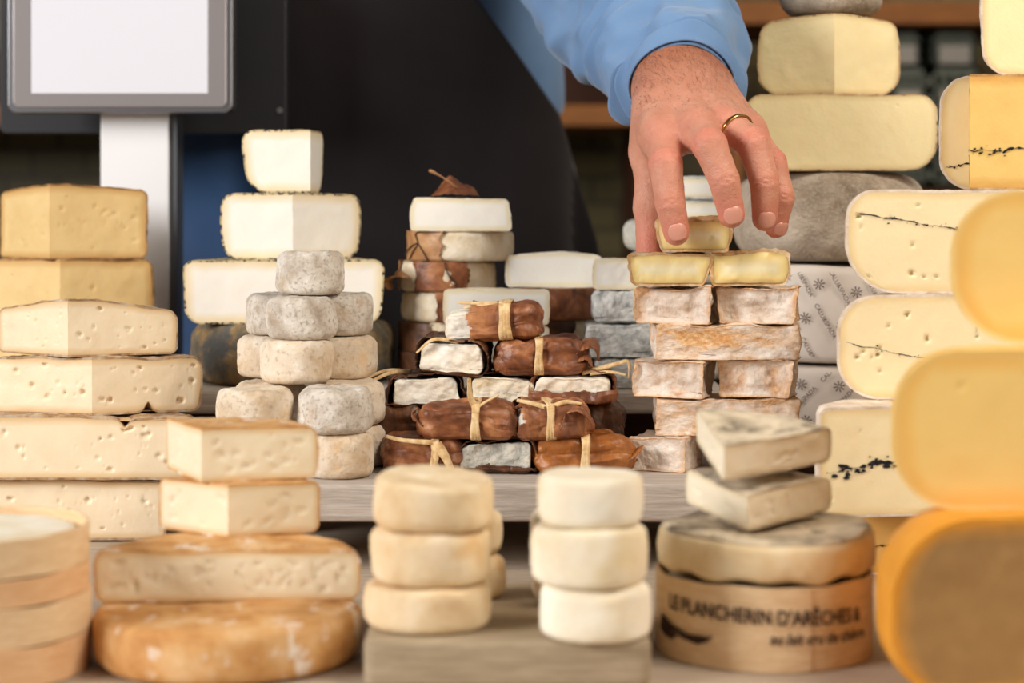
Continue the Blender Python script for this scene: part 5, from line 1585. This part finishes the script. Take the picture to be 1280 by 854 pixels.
# hair on wrist and back of the hand
rnd = random.Random(4)
V, Fc = [], []
down = (joints['middle'][0] - wr); down /= np.linalg.norm(down)
cand = np.where((HV[:, 2] > joints['middle'][0][2] + 0.012) & (VN[:, 1] < 0.35))[0]
pool = list(cand); rnd.shuffle(pool)
cnt = 0
for i in pool:
    p, n = HV[i], VN[i]
    f = np.clip((p[2] - joints['middle'][0][2] - 0.012) / 0.05, 0, 1)
    dens = 0.10 + 0.9 * f
    if n[0] < -0.45: dens += 0.3
    if rnd.random() > dens * 0.8: continue
    t = down + np.array((rnd.gauss(0.25, .3), rnd.gauss(0, .25), rnd.gauss(0, .25)))
    t = t - n * (t @ n) + n * rnd.uniform(0.12, 0.35); t /= np.linalg.norm(t)
    L = rnd.uniform(0.003, 0.0075)
    s = np.cross(t, n); s /= np.linalg.norm(s); r = 0.00006
    b_ = len(V)
    m_ = p + t * L * 0.55; e_ = p + t * L - n * L * 0.12
    V += [p - s * r, p + s * r, p + n * r, m_ - s * r, m_ + s * r, m_ + n * r, e_]
    Fc += [(b_, b_ + 1, b_ + 4, b_ + 3), (b_ + 1, b_ + 2, b_ + 5, b_ + 4), (b_ + 2, b_, b_ + 3, b_ + 5), (b_ + 3, b_ + 4, b_ + 6), (b_ + 4, b_ + 5, b_ + 6), (b_ + 5, b_ + 3, b_ + 6)]
    cnt += 1
    if cnt > 4000: break
hr_ = mesh_obj('arm_hair', np.array(V) - po, Fc, M['hair'], person, smooth=False)
hr_['kind'] = 'stuff'

# sleeve: rings along the arm
path = bez([P(852, 106, 1.448), P(848, 92, 1.474), P(818, 42, 1.54), P(756, -24, 1.63), P(686, -140, 1.75), P(600, -330, 1.90)], 110)
m_ = len(path); nS = 72
V, Fc = [], []
for i, p in enumerate(path):
    t = path[min(i + 1, m_ - 1)] - path[max(i - 1, 0)]; t /= np.linalg.norm(t)
    side = np.cross(t, np.array((0, 1, 0.2))); side /= np.linalg.norm(side); front = np.cross(side, t)
    s = i / (m_ - 1)
    a = 0.0362 + 0.018 * min(1, s / 0.35) + 0.02 * s; b_ = 0.0315 + 0.018 * min(1, s / 0.35) + 0.02 * s
    for k in range(nS):
        an = 2 * PI * k / nS
        q = p + side * a * math.cos(an) + front * b_ * math.sin(an)
        V.append(q)
V = np.array(V).reshape(m_, nS, 3)
ctr = V.mean(1, keepdims=True)
dirs = V - ctr; dirs /= np.linalg.norm(dirs, axis=2, keepdims=True)
ss = np.linspace(0, 1, m_)[:, None]; kk = np.linspace(0, 2 * PI, nS, endpoint=False)[None, :]
flat = V.reshape(-1, 3)
fold = fbm(flat * np.array((1.0, 1.0, 1.0)), 22, 61, 2).reshape(m_, nS) * 0.014 + (1 - np.abs(fbm(flat, 30, 67, 2)).reshape(m_, nS) * 3) * 0.0035
fold += 0.003 * np.sin(ss * 120 + 3 * np.sin(kk * 1 + ss * 6)) * np.exp(-((ss - 0.4) / 0.12) ** 2)
fold *= np.clip((ss - 0.03) / 0.10, 0.12, 1)
V = V + dirs * fold[..., None]
Fc = [(i * nS + k, (i + 1) * nS + k, (i + 1) * nS + (k + 1) % nS, i * nS + (k + 1) % nS) for i in range(m_ - 1) for k in range(nS)]
shirt = None
sl_ = mesh_obj('sleeve', V.reshape(-1, 3) - po, Fc, M['denim'], person)
smod(sl_, 'SOLIDIFY', thickness=0.0022, offset=-1); smod(sl_, 'SUBSURF', levels=1, render_levels=1)
# cuff band: a second layer around the opening
q0 = 12
Cf = (V[:q0] + dirs[:q0] * 0.0016).reshape(-1, 3)
co = mesh_obj('cuff', Cf - po, [(i * nS + k, (i + 1) * nS + k, (i + 1) * nS + (k + 1) % nS, i * nS + (k + 1) % nS) for i in range(q0 - 1) for k in range(nS)], M['denim'], sl_)
smod(co, 'SOLIDIFY', thickness=0.0018, offset=1); smod(co, 'SUBSURF', levels=1, render_levels=1)

# shirt body, trousers, shoes
def clothes(fnc, lo, hi, h, name, mat, folds, sc_=9, seed=0):
    V, Fs = surface_nets(fnc, lo, hi, h)
    V = V + (fbm(V * np.array((1, 1, 0.8)), sc_, seed, 3) * folds)[:, None] * np.array((0.7, 1, 0.2))
    o = mesh_obj(name, V - po, Fs, mat, person)
    if fnc is not None:
        me = o.data
        # face outward
        c = V.mean(0)
        import bmesh
        bm = bmesh.new(); bm.from_mesh(me); bmesh.ops.recalc_face_normals(bm, faces=bm.faces); bm.to_mesh(me); bm.free()
    smod(o, 'SMOOTH', factor=0.5, iterations=3)
    return o
bx = X(454, 1.985)
def shirt_f(ax):
    Fd = Field(ax, 0.2); D = Fd.blank()
    yy = 1.985
    Fd.cone(D, (bx, yy, 1.20), (bx, yy, 1.30), 0.205, 0.200, 0.0, ((0, 1, 0), 1.7))
    Fd.cone(D, (bx, yy, 1.30), (bx + 0.01, yy + 0.01, 1.46), 0.200, 0.17, 0.05, ((0, 1, 0), 1.6))
    Fd.cone(D, (bx - 0.15, yy, 1.52), (bx + 0.16, yy, 1.50), 0.075, 0.075, 0.06)
    return np.maximum(D, 1.236 - ax[2][None, None, :] + np.zeros(D.shape, np.float32))
clothes(shirt_f, (bx - 0.32, 1.78, 0.72), (bx + 0.32, 2.2, 1.66), 0.009, 'shirt', M['denim'], 0.02, 8, 3)
def trous_f(ax):
    Fd = Field(ax, 0.15); D = Fd.blank()
    Fd.cone(D, (bx, 1.985, 1.24), (bx, 1.995, 0.80), 0.206, 0.200, 0.0, ((0, 1, 0), 1.7))
    for s in (-1, 1):
        Fd.cone(D, (bx + s * 0.095, 1.995, 0.82), (bx + s * 0.11, 2.0, 0.45), 0.098, 0.075, 0.03)
        Fd.cone(D, (bx + s * 0.11, 2.0, 0.45), (bx + s * 0.12, 2.02, 0.10), 0.075, 0.062, 0.02)
    return np.maximum(D, ax[2][None, None, :] - 1.238 + np.zeros(D.shape, np.float32))
clothes(trous_f, (bx - 0.32, 1.8, 0.02), (bx + 0.32, 2.2, 1.3), 0.009, 'trousers', M['jeans'], 0.012, 10, 8)
for s in (-1, 1):
    def shoe_f(ax):
        Fd = Field(ax, 0.1); D = Fd.blank()
        Fd.cone(D, (bx + s * 0.12, 2.06, 0.045), (bx + s * 0.13, 1.86, 0.036), 0.046, 0.040, 0.0)
        Fd.cone(D, (bx + s * 0.12, 2.03, 0.05), (bx + s * 0.12, 2.03, 0.11), 0.045, 0.05, 0.03)
        return np.maximum(D, -(ax[2][None, None, :] - 0.002) + np.zeros(D.shape, np.float32))
    clothes(shoe_f, (bx + s * 0.12 - 0.1, 1.78, -0.01), (bx + s * 0.12 + 0.1, 2.16, 0.2), 0.008, 'shoe', M['shoe'], 0.0)

# apron: a hanging sheet in front of the body
rows_, cols_ = 90, 70
V, Fc = [], []
for i in range(rows_):
    py = -150 + (760) * i / (rows_ - 1)
    YA = 1.845
    xl = np.interp(py, (-150, 60, 330, 620), (352, 338, 318, 296))
    xr = np.interp(py, (-150, -10, 60, 140, 300, 420, 620), (560, 590, 642, 700, 752, 775, 790))
    for k in range(cols_):
        f = k / (cols_ - 1)
        px = xl + (xr - xl) * f
        p = P(px, py, YA)
        u = (p[0] - bx) / 0.215
        p[1] = 1.985 - 0.128 * math.sqrt(max(0.0, 1 - min(1, abs(u)) ** 2.6)) - 0.012
        V.append(p)
V = np.array(V)
amp_ = np.clip((CAMZ + 0.12 - V[:, 2]) / 0.3, 0.25, 1.0)
V[:, 1] += fbm(V * np.array((1.0, 0.2, 0.35)), 9, 71, 3) * 0.022 * amp_ - 0.008
for i in range(rows_ - 1):
    for k in range(cols_ - 1):
        Fc.append((i * cols_ + k, i * cols_ + k + 1, (i + 1) * cols_ + k + 1, (i + 1) * cols_ + k))
ap = mesh_obj('apron', V - po, Fc, M['apron'], person)
smod(ap, 'SOLIDIFY', thickness=0.002, offset=-1)
# ================================================================== camera and light
cam = bpy.data.cameras.new('camera')
co_ = bpy.data.objects.new('camera', cam); COL.objects.link(co_)
co_.location = (0, 0, CAMZ); co_.rotation_euler = (PI / 2, 0, 0)
cam.sensor_width = 36.0; cam.lens = F / 1280 * 36.0
cam.shift_y = -(427 - HOR) / 1280.0
cam.clip_start = 0.05
cam.dof.use_dof = True; cam.dof.focus_distance = 1.385; cam.dof.aperture_fstop = 5.0
sc.camera = co_


def area(name, loc, target, size, power, col, sy=None):
    l = bpy.data.lights.new(name, 'AREA')
    l.shape = 'RECTANGLE'; l.size = size; l.size_y = sy or size; l.energy = power; l.color = col
    o = bpy.data.objects.new(name, l); COL.objects.link(o)
    o.location = loc
    o.rotation_euler = (Vector(target) - Vector(loc)).to_track_quat('-Z', 'Y').to_euler()
    return o
tgt = (0.0, 1.4, 1.1)
area('window_light', (-2.2, 0.0, 1.9), tgt, 1.1, 76, (1.0, 0.968, 0.93), 1.0)
area('fill_light', (1.5, -0.2, 1.5), tgt, 1.0, 9.5, (1.0, 0.88, 0.74))
area('overhead_fill', (1.0, 0.45, 2.3), (0.3, 1.5, 1.05), 0.8, 11, (1.0, 0.93, 0.84))  # unseen fill added above the front, brightens the cheeses right of the hand
area('arm_shadow_fill', (0.62, 0.95, 1.95), (0.27, 1.56, 1.24), 0.3, 4.5, (1.0, 0.88, 0.70))  # added fill, relights the pale cut cheeses that the arm shadows
area('rear_fill', (0.9, 2.5, 2.4), (0.6, 3.4, 1.2), 0.5, 7, (1.0, 0.82, 0.6))  # unseen fill that brightens the far shelves and crates
w = bpy.data.worlds.new('world'); sc.world = w
w.use_nodes = True
w.node_tree.nodes['Background'].inputs[0].default_value = (1.0, 0.93, 0.86, 1)
w.node_tree.nodes['Background'].inputs[1].default_value = 0.115
sc.view_settings.view_transform = 'Standard'
sc.view_settings.look = 'None'
sc.view_settings.gamma = 1.0
sc.view_settings.exposure = 0.0
sc.view_settings.use_curve_mapping = False
